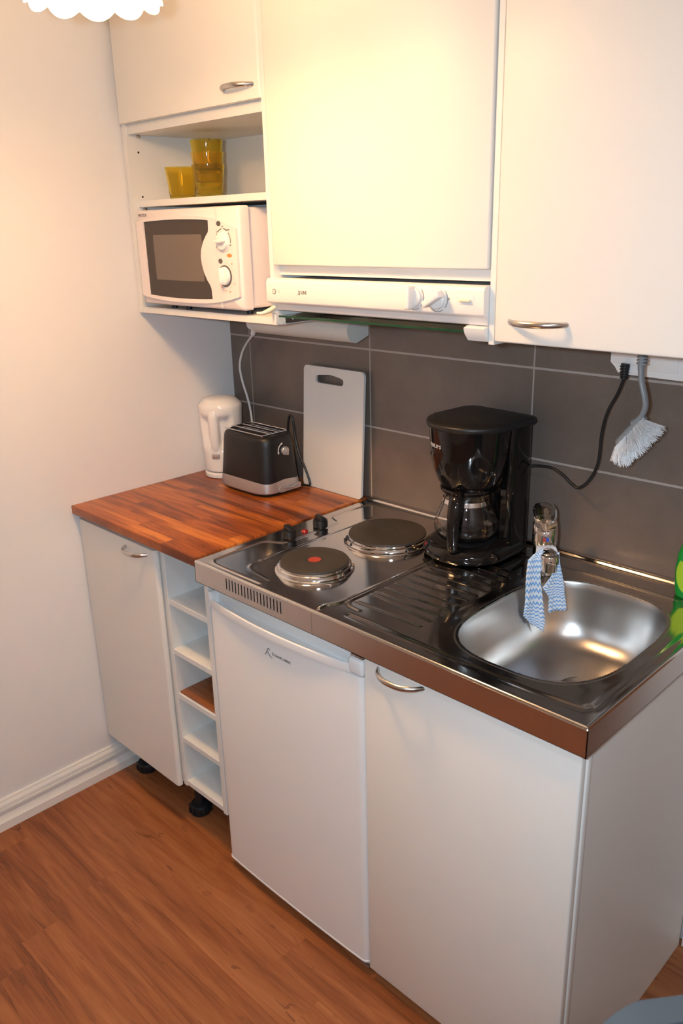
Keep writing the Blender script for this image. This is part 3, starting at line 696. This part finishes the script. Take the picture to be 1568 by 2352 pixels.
# ================================================================== UNDER-CABINET LIGHT, OUTLETS
t = thing('cabinet_light', 'white half-round strip light fixed under the wall cabinets above the chopping board', 'light', (0.45, -0.09, 1.36))
sec = [(-.055, 1.3875), (-.050, 1.372), (-.050, 1.342), (-.052, 1.339), (-.092, 1.3255), (-.102, 1.3255), (-.113, 1.330), (-.122, 1.338), (-.128, 1.349), (-.129, 1.360), (-.125, 1.372), (-.117, 1.381), (-.108, 1.387)]
b = MB(); b.loft([[(0.255, y, z) for y, z in sec], [(0.630, y, z) for y, z in sec]]); b.build('diffuser', M['lgrey'], t, sharp=40)
b = MB(); b.loft([[(0.630, y, z) for y, z in sec], [(0.6325, y, z) for y, z in sec]]); b.build('end_cap', M['lgrey'], t)
t = thing('power_outlet', 'white outlet under the left wall cabinet holding the white plug', 'outlet', (0.19, -0.03, 1.36))
b = MB(); b.prism([(0.118, 1.3878), (0.252, 1.3878), (0.252, 1.322), (0.160, 1.322), (0.145, 1.328)], XZ(0), 0.0, 0.048); b.build('housing', M['plastic'], t)
b = MB(); b.cyl((0.205, -0.0495, 1.350), .019, .0025, 28, axis='y'); b.build('socket', M['inklite'], t)
t = thing('power_outlet', 'white double outlet under the right wall cabinet behind the dish brush', 'outlet', (1.37, -0.03, 1.36))
b = MB(); b.prism([(1.290, 1.392), (1.448, 1.392), (1.448, 1.318), (1.440, 1.309), (1.318, 1.311), (1.306, 1.315), (1.300, 1.324), (1.290, 1.333)], XZ(0), 0.0, 0.046)
b.build('housing', M['plastic'], t)
b = MB(); b.box((1.366, -.0475, 1.322), (1.428, -.0455, 1.386), .002, 2); b.box((1.294, -.0485, 1.331), (1.360, -.0455, 1.388), .002, 2); b.build('socket_cover', M['plastic'], t)
b = MB(); b.box((1.306, -.047, 1.313), (1.356, -.045, 1.330), .001, 1); b.build('socket', M['plastic'], t)

# ================================================================== KETTLE
kc = (0.083, -0.122)
t = thing('electric_kettle', 'white plastic jug kettle in the corner behind the toaster', 'kettle', (kc[0], kc[1], 0.8864))
b = MB(); b.lathe((kc[0], kc[1], 0.8866), [(.057, 0), (.0595, .002), (.0595, .012), (.056, .016), (.02, .017)], 56); b.build('power_base', M['plasticg'], t)
hd = Vector((0.50, -0.866, 0)).normalized(); hs = Vector((-hd.y, hd.x, 0))
ha = math.atan2(hd.y, hd.x)
def kr(p, a, r, h):
    # hand recess on both sides of the handle
    da = (a - ha + PI) % (2 * PI) - PI
    dep = 0.0
    if 0.085 < h < 0.195:
        e = min(1, (h - .085) / .025, (.195 - h) / .020)
        q9 = max(0.0, min(1.0, (abs(da) - .20) / .14)) * max(0.0, min(1.0, (1.0 - abs(da)) / .25)); dep = .018 * max(0, e) * q9 * q9 * (3 - 2 * q9)
    k = 1 - dep / r if r > .03 else 1
    return (p[0] * k, p[1] * k, p[2])
pk = [(.052, .018), (.0555, .021)] + [(.0560 + .0090 * (i / 24), .021 + .187 * i / 24) for i in range(25)] + [(.0655, .214), (.0640, .222), (.056, .230), (.052, .233), (.050, .236), (.040, .240), (.02, .242), (.001, .242)]
b = MB(); b.lathe((kc[0], kc[1], 0.8866), pk, 96, rfun=kr); b.build('jug', M['plasticg'], t, sharp=60)
b = MB(); P = lambda o_, z: (kc[0] + hd.x * o_, kc[1] + hd.y * o_, 0.8866 + z)
b.tube([P(.046, .212), P(.054, .205), P(.0590, .190), P(.0590, .160), P(.0565, .12), P(.053, .095), P(.046, .070)], [.012, .0145, .0150, .0140, .0130, .0125, .010], 18, 6, flat=(0.80, 1.05)); b.build('handle', M['plasticg'], t)
b = MB(); b.box((-.008, -.004, -.012), (.008, .004, .012), .003, 3); sw = b
sw.mtx = Matrix.Translation(P(.0585, .070)) @ Matrix.Rotation(ha + PI / 2, 4, 'Z') @ Matrix.Rotation(PI / 2, 4, 'Y')
sw.build('switch', M['silver'], t)
b = MB(); sp_d = -hd
b.tube([(kc[0] + sp_d.x * .055, kc[1] + sp_d.y * .055, 0.8866 + .185), (kc[0] + sp_d.x * .072, kc[1] + sp_d.y * .072, 0.8866 + .208)], [.018, .012], 16, 2); b.build('spout', M['plasticg'], t)
cd = MB(); cd.tube([(0.183, -0.060, 1.312), (0.165, -0.054, 1.300), (0.120, -0.035, 1.278), (0.086, -0.028, 1.245), (0.072, -0.028, 1.205), (0.080, -0.028, 1.160), (0.100, -0.028, 1.110), (0.112, -0.028, 1.060), (0.115, -0.028, 0.98), (0.120, -0.045, 0.90), (0.118, -0.085, 0.891)], .0035, 10, 7); cd.build('power_cord', M['cord_w'], t)
pl = MB(); pl.tube([(0.215, -0.060, 1.352), (0.205, -0.066, 1.345), (0.192, -0.064, 1.325), (0.183, -0.060, 1.312)], [.014, .0125, .0075, .0050], 14, 4)
for k in range(6): q_ = k / 5; pl.tube([(0.196 - .012 * q_, -0.064 + .003 * q_, 1.331 - .018 * q_), (0.1953 - .012 * q_, -0.064 + .003 * q_, 1.330 - .018 * q_)], .0092 - .0022 * q_, 12, 1, smooth=False)
pl.build('plug', M['plastic'], t)

# ================================================================== TOASTER
tc_ = (0.275, -0.140)
t = thing('toaster', 'black two-slot toaster with a silver base band on the wooden worktop', 'toaster', (tc_[0], tc_[1], 0.8864))
Zt = 0.8864
b = MB(); b.loft([sq(tc_, .100, .068, Zt + .0005, 4), sq(tc_, .104, .072, Zt + .006, 4), sq(tc_, .104, .072, Zt + .010, 4)]); b.build('base', M['black'], t)
def band(a, bb, z, wavy=0.0, n=4.0):
    out = sq(tc_, a, bb, z, n)
    return [(p[0], p[1], p[2] - wavy * abs((p[0] - tc_[0]) / a) ** 3 * 0.0 + wavy * (-(1 - abs((p[1] - tc_[1]) / bb) ** 3 * 0 - 1)) - wavy * (abs((p[0] - tc_[0]) / a) ** 4) * (abs((p[1] - tc_[1]) / bb) ** 1.5)) for p in out]
b = MB(); b.loft([sq(tc_, .106, .074, Zt + .008, 4), sq(tc_, .112, .078, Zt + .012, 4), sq(tc_, .1125, .0785, Zt + .020, 4), band(.1105, .0765, Zt + .045, .012), band(.1085, .0745, Zt + .046, .012)]); bd = b.build('base_band', M['silver'], t)
b = MB(); b.loft([sq(tc_, .1105, .0765, Zt + .028, 4), sq(tc_, .1105, .0765, Zt + .040, 4), sq(tc_, .108, .0735, Zt + .085, 3.6), sq(tc_, .105, .0705, Zt + .140, 3.3), sq(tc_, .1035, .069, Zt + .156, 3.2), sq(tc_, .1005, .0665, Zt + .164, 3.2), sq(tc_, .095, .061, Zt + .1685, 3.2), sq(tc_, .088, .052, Zt + .1690, 3.4), sq(tc_, .086, .048, Zt + .1675, 4)], cap0=True, cap1=True); bd = b.build('body', M['black'], t, sharp=50)
for y in (-.166, -.118):
    b = MB(); b.box((tc_[0] - .070, y - .014, Zt + .1672), (tc_[0] + .070, y + .014, Zt + .1682)); b.build('bread_slot', M['dark'], t)
for y in (-.182, -.150, -.134, -.102):
    b = MB(); b.box((tc_[0] - .072, y - .002, Zt + .1675), (tc_[0] + .072, y + .002, Zt + .1705), .0008, 1); b.build('slot_rim', M['chrome'], t)
b = MB(); zz = Zt + .174; x0, x1, y0, y1 = tc_[0] - .080, tc_[0] + .080, -.190, -.094
b.tube([(x0, y0, zz), (x1 - .006, y0, zz), (x1, y0 + .006, zz), (x1, y1 - .006, zz), (x1 - .006, y1, zz), (x0 + .006, y1, zz), (x0, y1 - .006, zz), (x0, y0 + .02, zz)], .0019, 8, 2, smooth=False)
b.tube([(x0 + .001, -.158, zz), (x1, -.158, zz)], .0016, 8, 1, smooth=False); b.tube([(x0 + .001, -.128, zz), (x1, -.128, zz)], .0016, 8, 1, smooth=False)
for x in (x0 + .004, x1 - .004):
    for y in (y0 + .004, y1 - .004): b.tube([(x, y, zz), (x, y, Zt + .165)], .0016, 8, 1, smooth=False)
b.build('warming_rack', M['chrome'], t)
b = MB(); b.lathe((tc_[0] + .1035, -.133, 1.0125), [(.0125, 0), (.0125, .008), (.011, .010), (.001, .0105)], 28, axis='x'); b.box((tc_[0] + .108, -.137, 1.001), (tc_[0] + .122, -.129, 1.024), .003, 2); b.build('browning_knob', M['silver'], t)
b = MB()
pts = [(tc_[0] + .1062, -.133 - .0225 * math.cos(math.radians(a)), 1.0125 + .0225 * math.sin(math.radians(a))) for a in range(-5, 66, 10)]
pts = [(p[0] - (p[2] - 1.0125) * .06, p[1], p[2]) for p in pts]
b.tube(pts, .0012, 6, 2)
for i0, i1 in ((0, 1), (-1, -2)):
    A = Vector(pts[i0]); B_ = Vector(pts[i1]); dv = (A - B_).normalized(); b.tube([A, A + dv * .006], [.0034, .0002], 8, 1, smooth=False)
b.build('arrow_mark', M['plastic'], t)
b = MB(); b.prism(rrect(-.163, Zt + .010, -.083, Zt + .026, .005, 4), lambda u, v, d: (d, u, v), tc_[0] + .104, tc_[0] + .1145); b.tube([(tc_[0] + .1145, -.145, Zt + .022), (tc_[0] + .120, -.123, Zt + .020), (tc_[0] + .1145, -.100, Zt + .022)], .003, 8, 4); b.build('crumb_tray', M['silver'], t)
b = MB(); b.tube([(0.345, -0.075, 0.915), (0.325, -0.058, 0.96), (0.306, -0.050, 1.04), (0.310, -0.049, 1.078), (0.318, -0.049, 1.089), (0.328, -0.049, 1.075), (0.334, -0.049, 1.03), (0.350, -0.050, 0.98), (0.374, -0.050, 0.94), (0.390, -0.050, 0.905), (0.390, -0.051, 0.893), (0.372, -0.053, 0.8905), (0.350, -0.060, 0.8905)], .0032, 10, 6); b.build('power_cord', M['rubber'], t)

# ================================================================== CHOPPING BOARD
b = MB()
tilt = lambda u, v, d: (u, -0.0335 + (v - 0.8866) * 0.060 - d, v)
hole = [(.402, 1.206), (.405, 1.2105), (.411, 1.2125), (.440, 1.2155), (.457, 1.2170), (.475, 1.2150), (.500, 1.2110), (.508, 1.2080), (.5105, 1.203), (.5095, 1.196), (.505, 1.1915), (.495, 1.1905), (.415, 1.1905), (.405, 1.1925), (.4015, 1.198)]
b.prism(rrect(.353, .8868, .587, 1.236, .013, 6), tilt, 0.0, 0.0075, [hole])
tag(b.build('chopping_board', M['board'], sharp=25), 'translucent white plastic chopping board leaning against the grey tiles', 'chopping board')

# ================================================================== COFFEE MAKER
cc = (1.028, -0.138)
t = thing('coffee_maker', 'glossy black filter coffee maker standing on the steel drainer', 'coffee maker', (cc[0], cc[1], H))
MX = Matrix.Translation((cc[0], cc[1], H + .0025)) @ Matrix.Rotation(-0.07, 4, 'Z')
def dsh(r, yb, hw, z, cy=0.0, cb=.03, k=30):
    """D outline: front semicircle of radius r at (0, cy), straight back to y=yb with rounded corners"""
    out = []
    for i in range(k + 1):
        a = PI + PI * i / k; out.append((r * math.cos(a), cy + r * math.sin(a), z))
    for i in range(7):
        a = 0 + (PI / 2) * i / 6; out.append((hw - cb + cb * math.cos(a), yb - cb + cb * math.sin(a), z))
    for i in range(7):
        a = PI / 2 + (PI / 2) * i / 6; out.append((-hw + cb + cb * math.cos(a), yb - cb + cb * math.sin(a), z))
    return out
b = MB(MX); b.loft([dsh(.092, .096, .090, 0, -.01), dsh(.100, .102, .097, .004, -.010), dsh(.1015, .103, .098, .012, -.010), dsh(.097, .101, .095, .024, -.010), dsh(.086, .096, .088, .034, -.010), dsh(.078, .090, .080, .036, -.010)]); b.build('base', M['blackg'], t, sharp=60)
b = MB(MX); b.lathe((0, -.012, .0355), [(.066, 0), (.066, .002), (.060, .003), (.001, .003)], 48); b.build('warming_plate', M['black'], t)
b = MB(MX)
def column(z, s=0.0):   # U-shaped water tank behind the jug
    hw, yb, cb = .096 - s, .103 - s, .035; out = []
    out += [(-hw, .030, z), (-hw + .004, .022, z), (-.060, .026, z), (-.040, .050, z), (0, .060, z), (.040, .050, z), (.060, .026, z), (hw - .004, .022, z), (hw, .030, z)]
    for i in range(7): a = (PI / 2) * i / 6; out.append((hw - cb + cb * math.cos(a), yb - cb + cb * math.sin(a), z))
    for i in range(7): a = PI / 2 + (PI / 2) * i / 6; out.append((-hw + cb + cb * math.cos(a), yb - cb + cb * math.sin(a), z))
    return out
b.loft([column(.030), column(.10), column(.20), column(.302)]); b.build('water_tank', M['blackg'], t, sharp=40)
b = MB(MX)
b.tube([(.093, .018, .305), (.0915, .016, .24), (.088, .020, .17), (.084, .026, .10), (.087, .016, .05)], [.0055, .0065, .0075, .0065, .006], 12, 6); b.build('side_trim', M['blackg'], t)
b = MB(MX)
b.lathe((0, -.006, 0), [(.060, .160), (.066, .162), (.074, .176), (.083, .200), (.089, .226), (.092, .252), (.0945, .285), (.0955, .302)], 72, True, True); bk = b.build('filter_basket', M['blackg'], t, sharp=60)
b = MB(MX)   # curved seam lines on the basket
b.tube([((.0915 + .0018 * 0) * math.sin(a), -.006 - .0895 * math.cos(a) * 1.02, .250 - .020 * math.cos((a + .95) * 3.2)) for a in [(-1.35 + .1 * i) for i in range(9)]], .0009, 6, 3); b.build('basket_seam', M['black'], bk)
b = MB(MX); b.loft([dsh(.100, .106, .099, .300, -.004), dsh(.1025, .108, .101, .303, -.004), dsh(.1025, .108, .101, .309, -.004), dsh(.100, .106, .099, .3125, -.004), dsh(.080, .090, .080, .3165, -.004), dsh(.040, .050, .040, .3185, -.004)]); b.build('lid', M['black'], t, sharp=60)
b = MB(MX); b.tube([(-.098, -.02, .3135), (-.07, -.05, .3155), (-.02, -.050, .3170), (.03, -.030, .3170), (.07, -.025, .3155), (.098, -.040, .3130)], .0009, 6, 5); b.build('lid_seam', M['black'], t)
mxs = MX @ Matrix.Translation((-.062, -.085, .022)) @ Matrix.Rotation(-.60, 4, 'Z') @ Matrix.Rotation(0.95, 4, 'X'); b = MB(mxs); b.lathe((0, 0, 0), [(.0125, -.004), (.0125, .001), (.0108, .002), (.0105, .0005), (.001, .0005)], 28); sw = b.build('power_switch', M['black'], t)
b = MB(mxs); b.lathe((0, 0, 0.0005), [(.0045, 0), (.004, .0012), (.001, .0015)], 16); b.build('switch_light', M['redlens'], sw)
for i, ch in enumerate('PHILIPS'):
    a = -0.56 + (0, .092, .186, .226, .296, .338, .424)[i]; R_ = .0938
    p = MX @ Vector((R_ * math.sin(a), -.006 - R_ * math.cos(a), .2585)); xd = MX.to_3x3() @ Vector((math.cos(a), math.sin(a), 0))
    text('logo_letter', ch, .0115, p, M['inklite'], bk, xdir=xd)
b = MB(); b.tube([(1.118, -0.060, 1.085), (1.135, -0.050, 1.0885), (1.171, -0.045, 1.089), (1.200, -0.045, 1.078), (1.220, -0.045, 1.064), (1.240, -0.045, 1.057), (1.263, -0.046, 1.078), (1.281, -0.047, 1.120), (1.285, -0.048, 1.187), (1.294, -0.048, 1.232), (1.313, -0.050, 1.272), (1.324, -0.051, 1.304)], .0033, 10, 7); b.build('power_cord', M['rubber'], t)
b = MB(); b.tube([(1.324, -0.0515, 1.302), (1.325, -0.052, 1.333)], [.0062, .0088], 14, 1, smooth=False)
for k in range(5): b.tube([(1.324, -.0515, 1.304 + .0055 * k), (1.324, -.0515, 1.3065 + .0055 * k)], .0082 + .0004 * k, 14, 1, smooth=False)
b.build('plug', M['rubber'], t)
# glass jug
jc = (1.024, -0.150)
hdv = Vector((0.30, -0.954, 0)); t = thing('coffee_jug', 'clear glass coffee jug with a black handle on the coffee maker hotplate', 'jug', (jc[0], jc[1], H + .042))
zj = H + .0415
b = MB(); b.lathe((jc[0], jc[1], zj), [(.050, 0), (.058, .001), (.068, .008), (.074, .020), (.0745, .032), (.070, .050), (.062, .070), (.0555, .086), (.0530, .096), (.0535, .104), (.0575, .113), (.0562, .1135), (.0520, .104), (.0515, .096), (.0540, .086), (.0605, .070), (.0685, .050), (.0730, .032), (.0725, .020), (.0665, .0095), (.057, .003), (.001, .0025)], 72, True, True); b.build('glass_body', M['glass'], t, sharp=50)
b = MB(); b.lathe((jc[0], jc[1], zj), [(.0568, .084), (.0572, .085), (.0550, .093), (.0545, .0945), (.0540, .093), (.0562, .084)], 72, False, False); b.build('metal_band', M['chrome'], t)
b = MB(); b.lathe((jc[0], jc[1], zj), [(.052, .108), (.060, .112), (.0625, .117), (.0615, .121), (.052, .124), (.030, .125), (.001, .125)], 56); b.build('lid', M['blackg'], t)
J = lambda o_, z: (jc[0] + hdv.x * o_, jc[1] + hdv.y * o_, zj + z)
b = MB(); b.tube([J(.050, .118), J(.066, .116), J(.080, .104), J(.089, .080), J(.093, .050), J(.094, .020), J(.093, .000), J(.091, -.006)], [.011, .0125, .014, .0135, .0125, .0125, .0120, .008], 16, 6, flat=(0.8, 1.1)); b.build('handle', M['blackg'], t)
b = MB(); b.tube([J(.058, .088), J(.066, .086), J(.076, .090)], .005, 10, 3); b.build('handle_bracket', M['blackg'], t)

# ================================================================== TAP
tp = Vector((1.215, -0.130, H)); dr = Vector((0.60, -0.80, 0)).normalized()
t = thing('mixer_tap', 'short chrome single-lever mixer tap behind the sink', 'tap', tp)
b = MB(); b.lathe(tp, [(.029, 0), (.029, .003), (.026, .006), (.0245, .010), (.0240, .060), (.0255, .062), (.0255, .066)], 48); b.build('tap_body', M['chrome'], t, sharp=50)
b = MB()
rings = []
for i in range(9):
    h = .067 + .0475 * min(1, i / 7) ; r = (.0262, .0268, .0268, .0266, .0264, .0262, .0258, .0235, .012)[i]
    rings.append([(tp.x + r * math.cos(a), tp.y + r * math.sin(a), tp.z + h + (i / 8) * 0.018 * (-(math.cos(a) * dr.x + math.sin(a) * dr.y))) for a in [2 * PI * k / 40 for k in range(40)]])
b.loft(rings); hd_ = b.build('lever_head', M['chrome'], t, sharp=50)
b = MB(); q0 = tp + Vector((0, 0, .118)) - dr * .012
b.tube([q0 + dr * .016 + Vector((0, 0, -.004)), q0 + dr * .002 + Vector((0, 0, .002)), q0 - dr * .016 + Vector((0, 0, .013)), q0 - dr * .030 + Vector((0, 0, .020))], [.016, .022, .023, .018], 20, 5, flat=(.42, 1.12)); b.build('lever', M['chrome'], hd_)
b = MB(); s0 = tp + dr * .018 + Vector((0, 0, .045))
b.tube([s0, tp + dr * .05 + Vector((0, 0, .062)), tp + dr * .085 + Vector((0, 0, .074)), tp + dr * .105 + Vector((0, 0, .0755)), tp + dr * .112 + Vector((0, 0, .070))], [.020, .0185, .0170, .0165, .012], 24, 6, flat=(.75, 1.0)); b.build('spout', M['chrome'], t, sharp=60)
ae = tp + dr * .105
b = MB(); b.lathe(ae, [(.012, .046), (.0160, .047), (.0165, .062), (.0185, .063), (.0185, .078), (.0170, .081), (.010, .0825), (.001, .083)], 40); b.build('aerator', M['chrome'], t, sharp=50)
for m_, o_ in ((M['red'], -.0032), (M['blue'], .0032)):
    sd = Vector((-dr.y, dr.x, 0)); p = tp + dr * .0262 + sd * o_ + Vector((0, 0, .083))
    mxx = Matrix.Translation(p) @ Matrix.Rotation(math.atan2(dr.y, dr.x), 4, 'Z'); b = MB(mxx); b.box((-.001, -.0032, -.004), (.0008, .0032, .004), .0004, 1); b.build('temperature_mark', m_, hd_)

# ================================================================== CLOTH
cu = Vector((0.7071, 0.7071, 0)); cn = Vector((0.7071, -0.7071, 0)); cP = Vector((1.270, -0.200, 0))
def sheet(name, L, R_, amp, off, parent):
    """two edge polylines (u, z) sampled together; folds push the sheet along the normal"""
    b = MB(); n, m_ = len(L), 14; K = 6
    def cr(P, tt):
        i = min(int(tt), len(P) - 2); q = tt - i; g0_ = lambda p: p[2] if len(p) > 2 else 0.0; return (P[i][0] * (1 - q) + P[i + 1][0] * q, P[i][1] * (1 - q) + P[i + 1][1] * q, g0_(P[i]) * (1 - q) + g0_(P[i + 1]) * q)
    rows = (n - 1) * K + 1; grid = []; uvs = {}
    for j in range(rows):
        tt = j / K; a = cr(L, tt); c = cr(R_, tt); row = []
        for i in range(m_ + 1):
            s_ = i / m_; uu = a[0] * (1 - s_) + c[0] * s_; zz = a[1] * (1 - s_) + c[1] * s_; oo = a[2] * (1 - s_) + c[2] * s_
            fold = amp * math.sin(s_ * PI * 2.3 + j * .05) * min(1, .3 + j / rows) + .0012 * math.sin(s_ * 23 + j * .6)
            jag = (.0016 * math.sin(i * 2.1)) if j == rows - 1 else 0
            p = cP + cu * uu + cn * (off + oo + fold) + Vector((0, 0, zz + jag)); v = b.bm.verts.new(p); row.append(v); uvs[v] = (s_ * 0.052, j / rows * 0.155)
        grid.append(row)
    uvl = b.bm.loops.layers.uv.new('uv')
    for j in range(rows - 1):
        for i in range(m_):
            f = b.bm.faces.new((grid[j][i], grid[j][i + 1], grid[j + 1][i + 1], grid[j + 1][i]))
            for lp in f.loops: lp[uvl].uv = uvs[lp.vert]
    o = b.build(name, M['cloth'], parent, sharp=80)
    md = o.modifiers.new('thick', 'SOLIDIFY'); md.thickness = .0012; md.offset = 0
    return o
t = thing('dish_cloth', 'blue and white zigzag cloth hanging over the tap spout', 'cloth', (1.27, -0.2, 0.96))
sheet('cloth_fold', [(-.034, .960, -.006), (-.046, .950), (-.049, .905), (-.048, .850), (-.051, .826), (-.034, .806)],
      [(-.014, .972, -.006), (-.020, .950), (-.018, .905), (-.010, .850), (-.004, .812), (-.007, .788)], .0035, .008, t)
sheet('cloth_fold', [(.006, .962, -.006), (.010, .940), (.002, .915), (-.014, .888), (.000, .868), (.001, .831)],
      [(.018, .964, -.006), (.018, .944), (.026, .914), (.031, .888), (.034, .868), (.039, .837)], .003, .010, t)
sheet('cloth_fold', [(-.030, .958, -.004), (-.024, .9665, -.020), (-.022, .9655, -.034)], [(.018, .958, -.004), (.016, .9665, -.020), (.014, .9655, -.034)], .0004, .004, t)

# ================================================================== DISH BRUSH
by = -0.125
t = thing('dish_brush', 'grey dish brush with white bristles hanging below the right wall cabinet', 'brush', (1.395, by, 1.39))
b = MB()
b.tube([(1.3925, by, 1.4035), (1.3925, by, 1.372), (1.3920, by - .001, 1.345), (1.3935, by - .002, 1.334), (1.3965, by - .003, 1.315), (1.4045, by - .004, 1.292), (1.4085, by - .004, 1.272), (1.4040, by - .003, 1.255), (1.3965, by - .002, 1.243), (1.388, by, 1.236)],
       [.0075, .0078, .0078, .0072, .0068, .0068, .0068, .0068, .0090, .0100], 14, 6, flat=(.8, 1.1))
b.build('handle', M['grey'], t)
b = MB()
for k in range(6): b.tube([(1.3925, by, 1.3475 + .006 * k), (1.3925, by, 1.3505 + .006 * k)], .0100, 16, 1, smooth=False)
b.build('grip_ribs', M['grey'], t)
# head: a short oval block running down-left, bristles pointing down-right and to the viewer
h0 = Vector((1.405, by, 1.247)); h1 = Vector((1.362, by - .004, 1.190)); ax = (h1 - h0).normalized()
b = MB(); b.tube([h0 - ax * .004, h0 + ax * .012, (h0 + h1) / 2, h1 - ax * .006, h1 + ax * .002], [.007, .0115, .0125, .0115, .006], 14, 5, flat=(.9, .9)); b.build('head', M['grey'], t)
b = MB(); bn = Vector((.72, -.42, -.52)); bn = (bn - ax * bn.dot(ax)).normalized(); sd = ax.cross(bn)
rnd = random.Random(3)
for i in range(1100):
    s_ = rnd.uniform(-.02, 1.04); q_ = rnd.uniform(-1, 1)
    rt = h0 + ax * ((h1 - h0).length * s_) + sd * (.0100 * q_) + bn * .005
    spread = bn + sd * (q_ * .55) + ax * ((s_ - .42) * .95) + Vector((rnd.gauss(0, .09), rnd.gauss(0, .09), rnd.gauss(0, .09)))
    ln = .037 * rnd.uniform(.9, 1.08); spread.normalize(); tip = rt + spread * ln
    w_ = .00060; e1 = spread.orthogonal().normalized() * w_; e2 = spread.cross(e1)
    a_ = [b.bm.verts.new(rt + e1), b.bm.verts.new(rt - e1 * .5 + e2 * .87), b.bm.verts.new(rt - e1 * .5 - e2 * .87)]
    c_ = [b.bm.verts.new(tip + e1 * .6), b.bm.verts.new(tip - e1 * .3 + e2 * .5), b.bm.verts.new(tip - e1 * .3 - e2 * .5)]
    for k in range(3): b.bm.faces.new((a_[k], a_[(k + 1) % 3], c_[(k + 1) % 3], c_[k]))
    b.bm.faces.new(c_)
b.build('bristles', M['bristle'], t, kind='stuff')

# ================================================================== DETERGENT BOTTLE
bc = (1.512, -0.052)
t = thing('detergent_bottle', 'green washing-up liquid bottle in the back right corner of the steel top', 'bottle', (bc[0], bc[1], H))
b = MB(); z0 = H + .0008
b.loft([sq(bc, .034, .020, z0, 2.6), sq(bc, .037, .023, z0 + .004, 2.6), sq(bc, .0395, .025, z0 + .030, 2.6), sq(bc, .0410, .026, z0 + .060, 2.5), sq(bc, .0385, .0255, z0 + .090, 2.5), sq(bc, .0320, .0235, z0 + .115, 2.4), sq(bc, .026, .021, z0 + .145, 2.3), sq(bc, .022, .019, z0 + .170, 2.2), sq(bc, .014, .014, z0 + .185, 2.0), sq(bc, .011, .011, z0 + .192, 2.0), sq(bc, .011, .011, z0 + .200, 2.0)]); b.build('bottle_body', M['green'], t, sharp=60)
b = MB(); b.lathe((bc[0], bc[1], z0 + .198), [(.013, 0), (.013, .016), (.007, .020), (.006, .028), (.001, .029)], 28); b.build('cap', M['plasticg'], t)
b = MB()
rg = []
for i in range(15):
    z = .014 + .082 * i / 14; hw = .033 * math.sqrt(max(.02, 1 - ((z - .055) / .0425) ** 2)); row = []
    a_ = .0395 + .0015 * math.sin(min(1, z / .06) * PI / 2) - max(0, z - .06) * .085; bb_ = a_ * .634
    for k in range(13):
        xx_ = hw * (-1 + 2 * k / 12); yy_ = bb_ * (1 - abs(xx_ / a_) ** 2.55) ** (1 / 2.55)
        row.append((bc[0] + xx_ * 1.0, bc[1] - yy_ - .0006, z0 + z))
    rg.append(row)
b.loft(rg, closed=False); lb = b.build('bottle_label', M['label'], t, sharp=80)

# ================================================================== PENDANT LAMP
t = thing('pendant_lamp', 'glowing white pendant lamp with a scalloped glass shade', 'lamp', (LAMP[0], LAMP[1], LAMP[2]))
NL = 11
def sc(p, a, r, h):
    e = max(0.0, 1 - h / .075); lobe = abs(math.sin(a * NL / 2)) ** .75
    k = 1 + .05 * e * lobe
    return (p[0] * k, p[1] * k, h - .014 * e ** 3 * lobe + .006 * e ** 3)
b = MB()
b.lathe(LAMP, [(.100, 0), (.0985, .010), (.094, .028), (.083, .050), (.066, .072), (.046, .092), (.030, .105), (.022, .115)], 168, False, False, rfun=sc)
sh = b.build('lamp_shade', M['shade'], t, sharp=60)
md = sh.modifiers.new('thick', 'SOLIDIFY'); md.thickness = .003; md.offset = -1
b = MB(); b.lathe((LAMP[0], LAMP[1], LAMP[2] + .108), [(.024, 0), (.025, .004), (.022, .03), (.010, .045), (.004, .048)], 28); b.build('socket_cup', M['chrome'], t)
b = MB(); b.tube([(LAMP[0], LAMP[1], LAMP[2] + .15), (LAMP[0], LAMP[1], 2.47)], .003, 10, 1, smooth=False); b.build('hanging_cord', M['cord_w'], t)
b = MB(); b.lathe((LAMP[0], LAMP[1], 2.46), [(.01, 0), (.045, .012), (.05, .0395)], 28); b.build('ceiling_rose', M['plastic'], t)

# ================================================================== made-up stand-in for a blurred object close to the lens, and small bits
ca = Vector((1.822, -1.040, 0)); cd_ = Vector((0.62, 0.78, 0)).normalized(); cf = Vector((cd_.y, -cd_.x, 0))
t = thing('blur_standin', 'blue-grey seat back made up to stand in for a blurred object close to the lens', 'blur_standin', ca + cd_ * .2)
mxx = Matrix(((cd_.x, cf.x, 0, ca.x), (cd_.y, cf.y, 0, ca.y), (0, 0, 1, 0), (0, 0, 0, 1)))
b = MB(mxx); b.prism(rrect(0, .50, .42, .866, .07, 8), lambda u, v, d: (u, d - .03 * (1 - ((u - .21) / .21) ** 2), v), -.014, .014); b.build('backrest', M['blur_standin'], t)
b = MB(mxx); b.box((0.0, .02, .43), (.42, .42, .47), .015, 3); b.build('seat', M['blur_standin'], t)
for u, v, h in ((.02, .0, .55), (.40, .0, .55), (.03, .40, .44), (.39, .40, .44)):
    b = MB(mxx); b.tube([(u, v, 0), (u, v, h)], [.012, .014], 12, 1, smooth=False); b.build('leg', M['woodleg'], t)
b = MB(); b.box((0.001, 0, 0), (0.009, .006, .0012), .0003, 1); b.mtx = Matrix.Translation((1.352, -0.742, 0.0)) @ Matrix.Rotation(.5, 4, 'Z')
tag(b.build('paper_scrap', M['plastic']), 'tiny white scrap lying on the laminate floor before the sink cabinet', 'scrap')
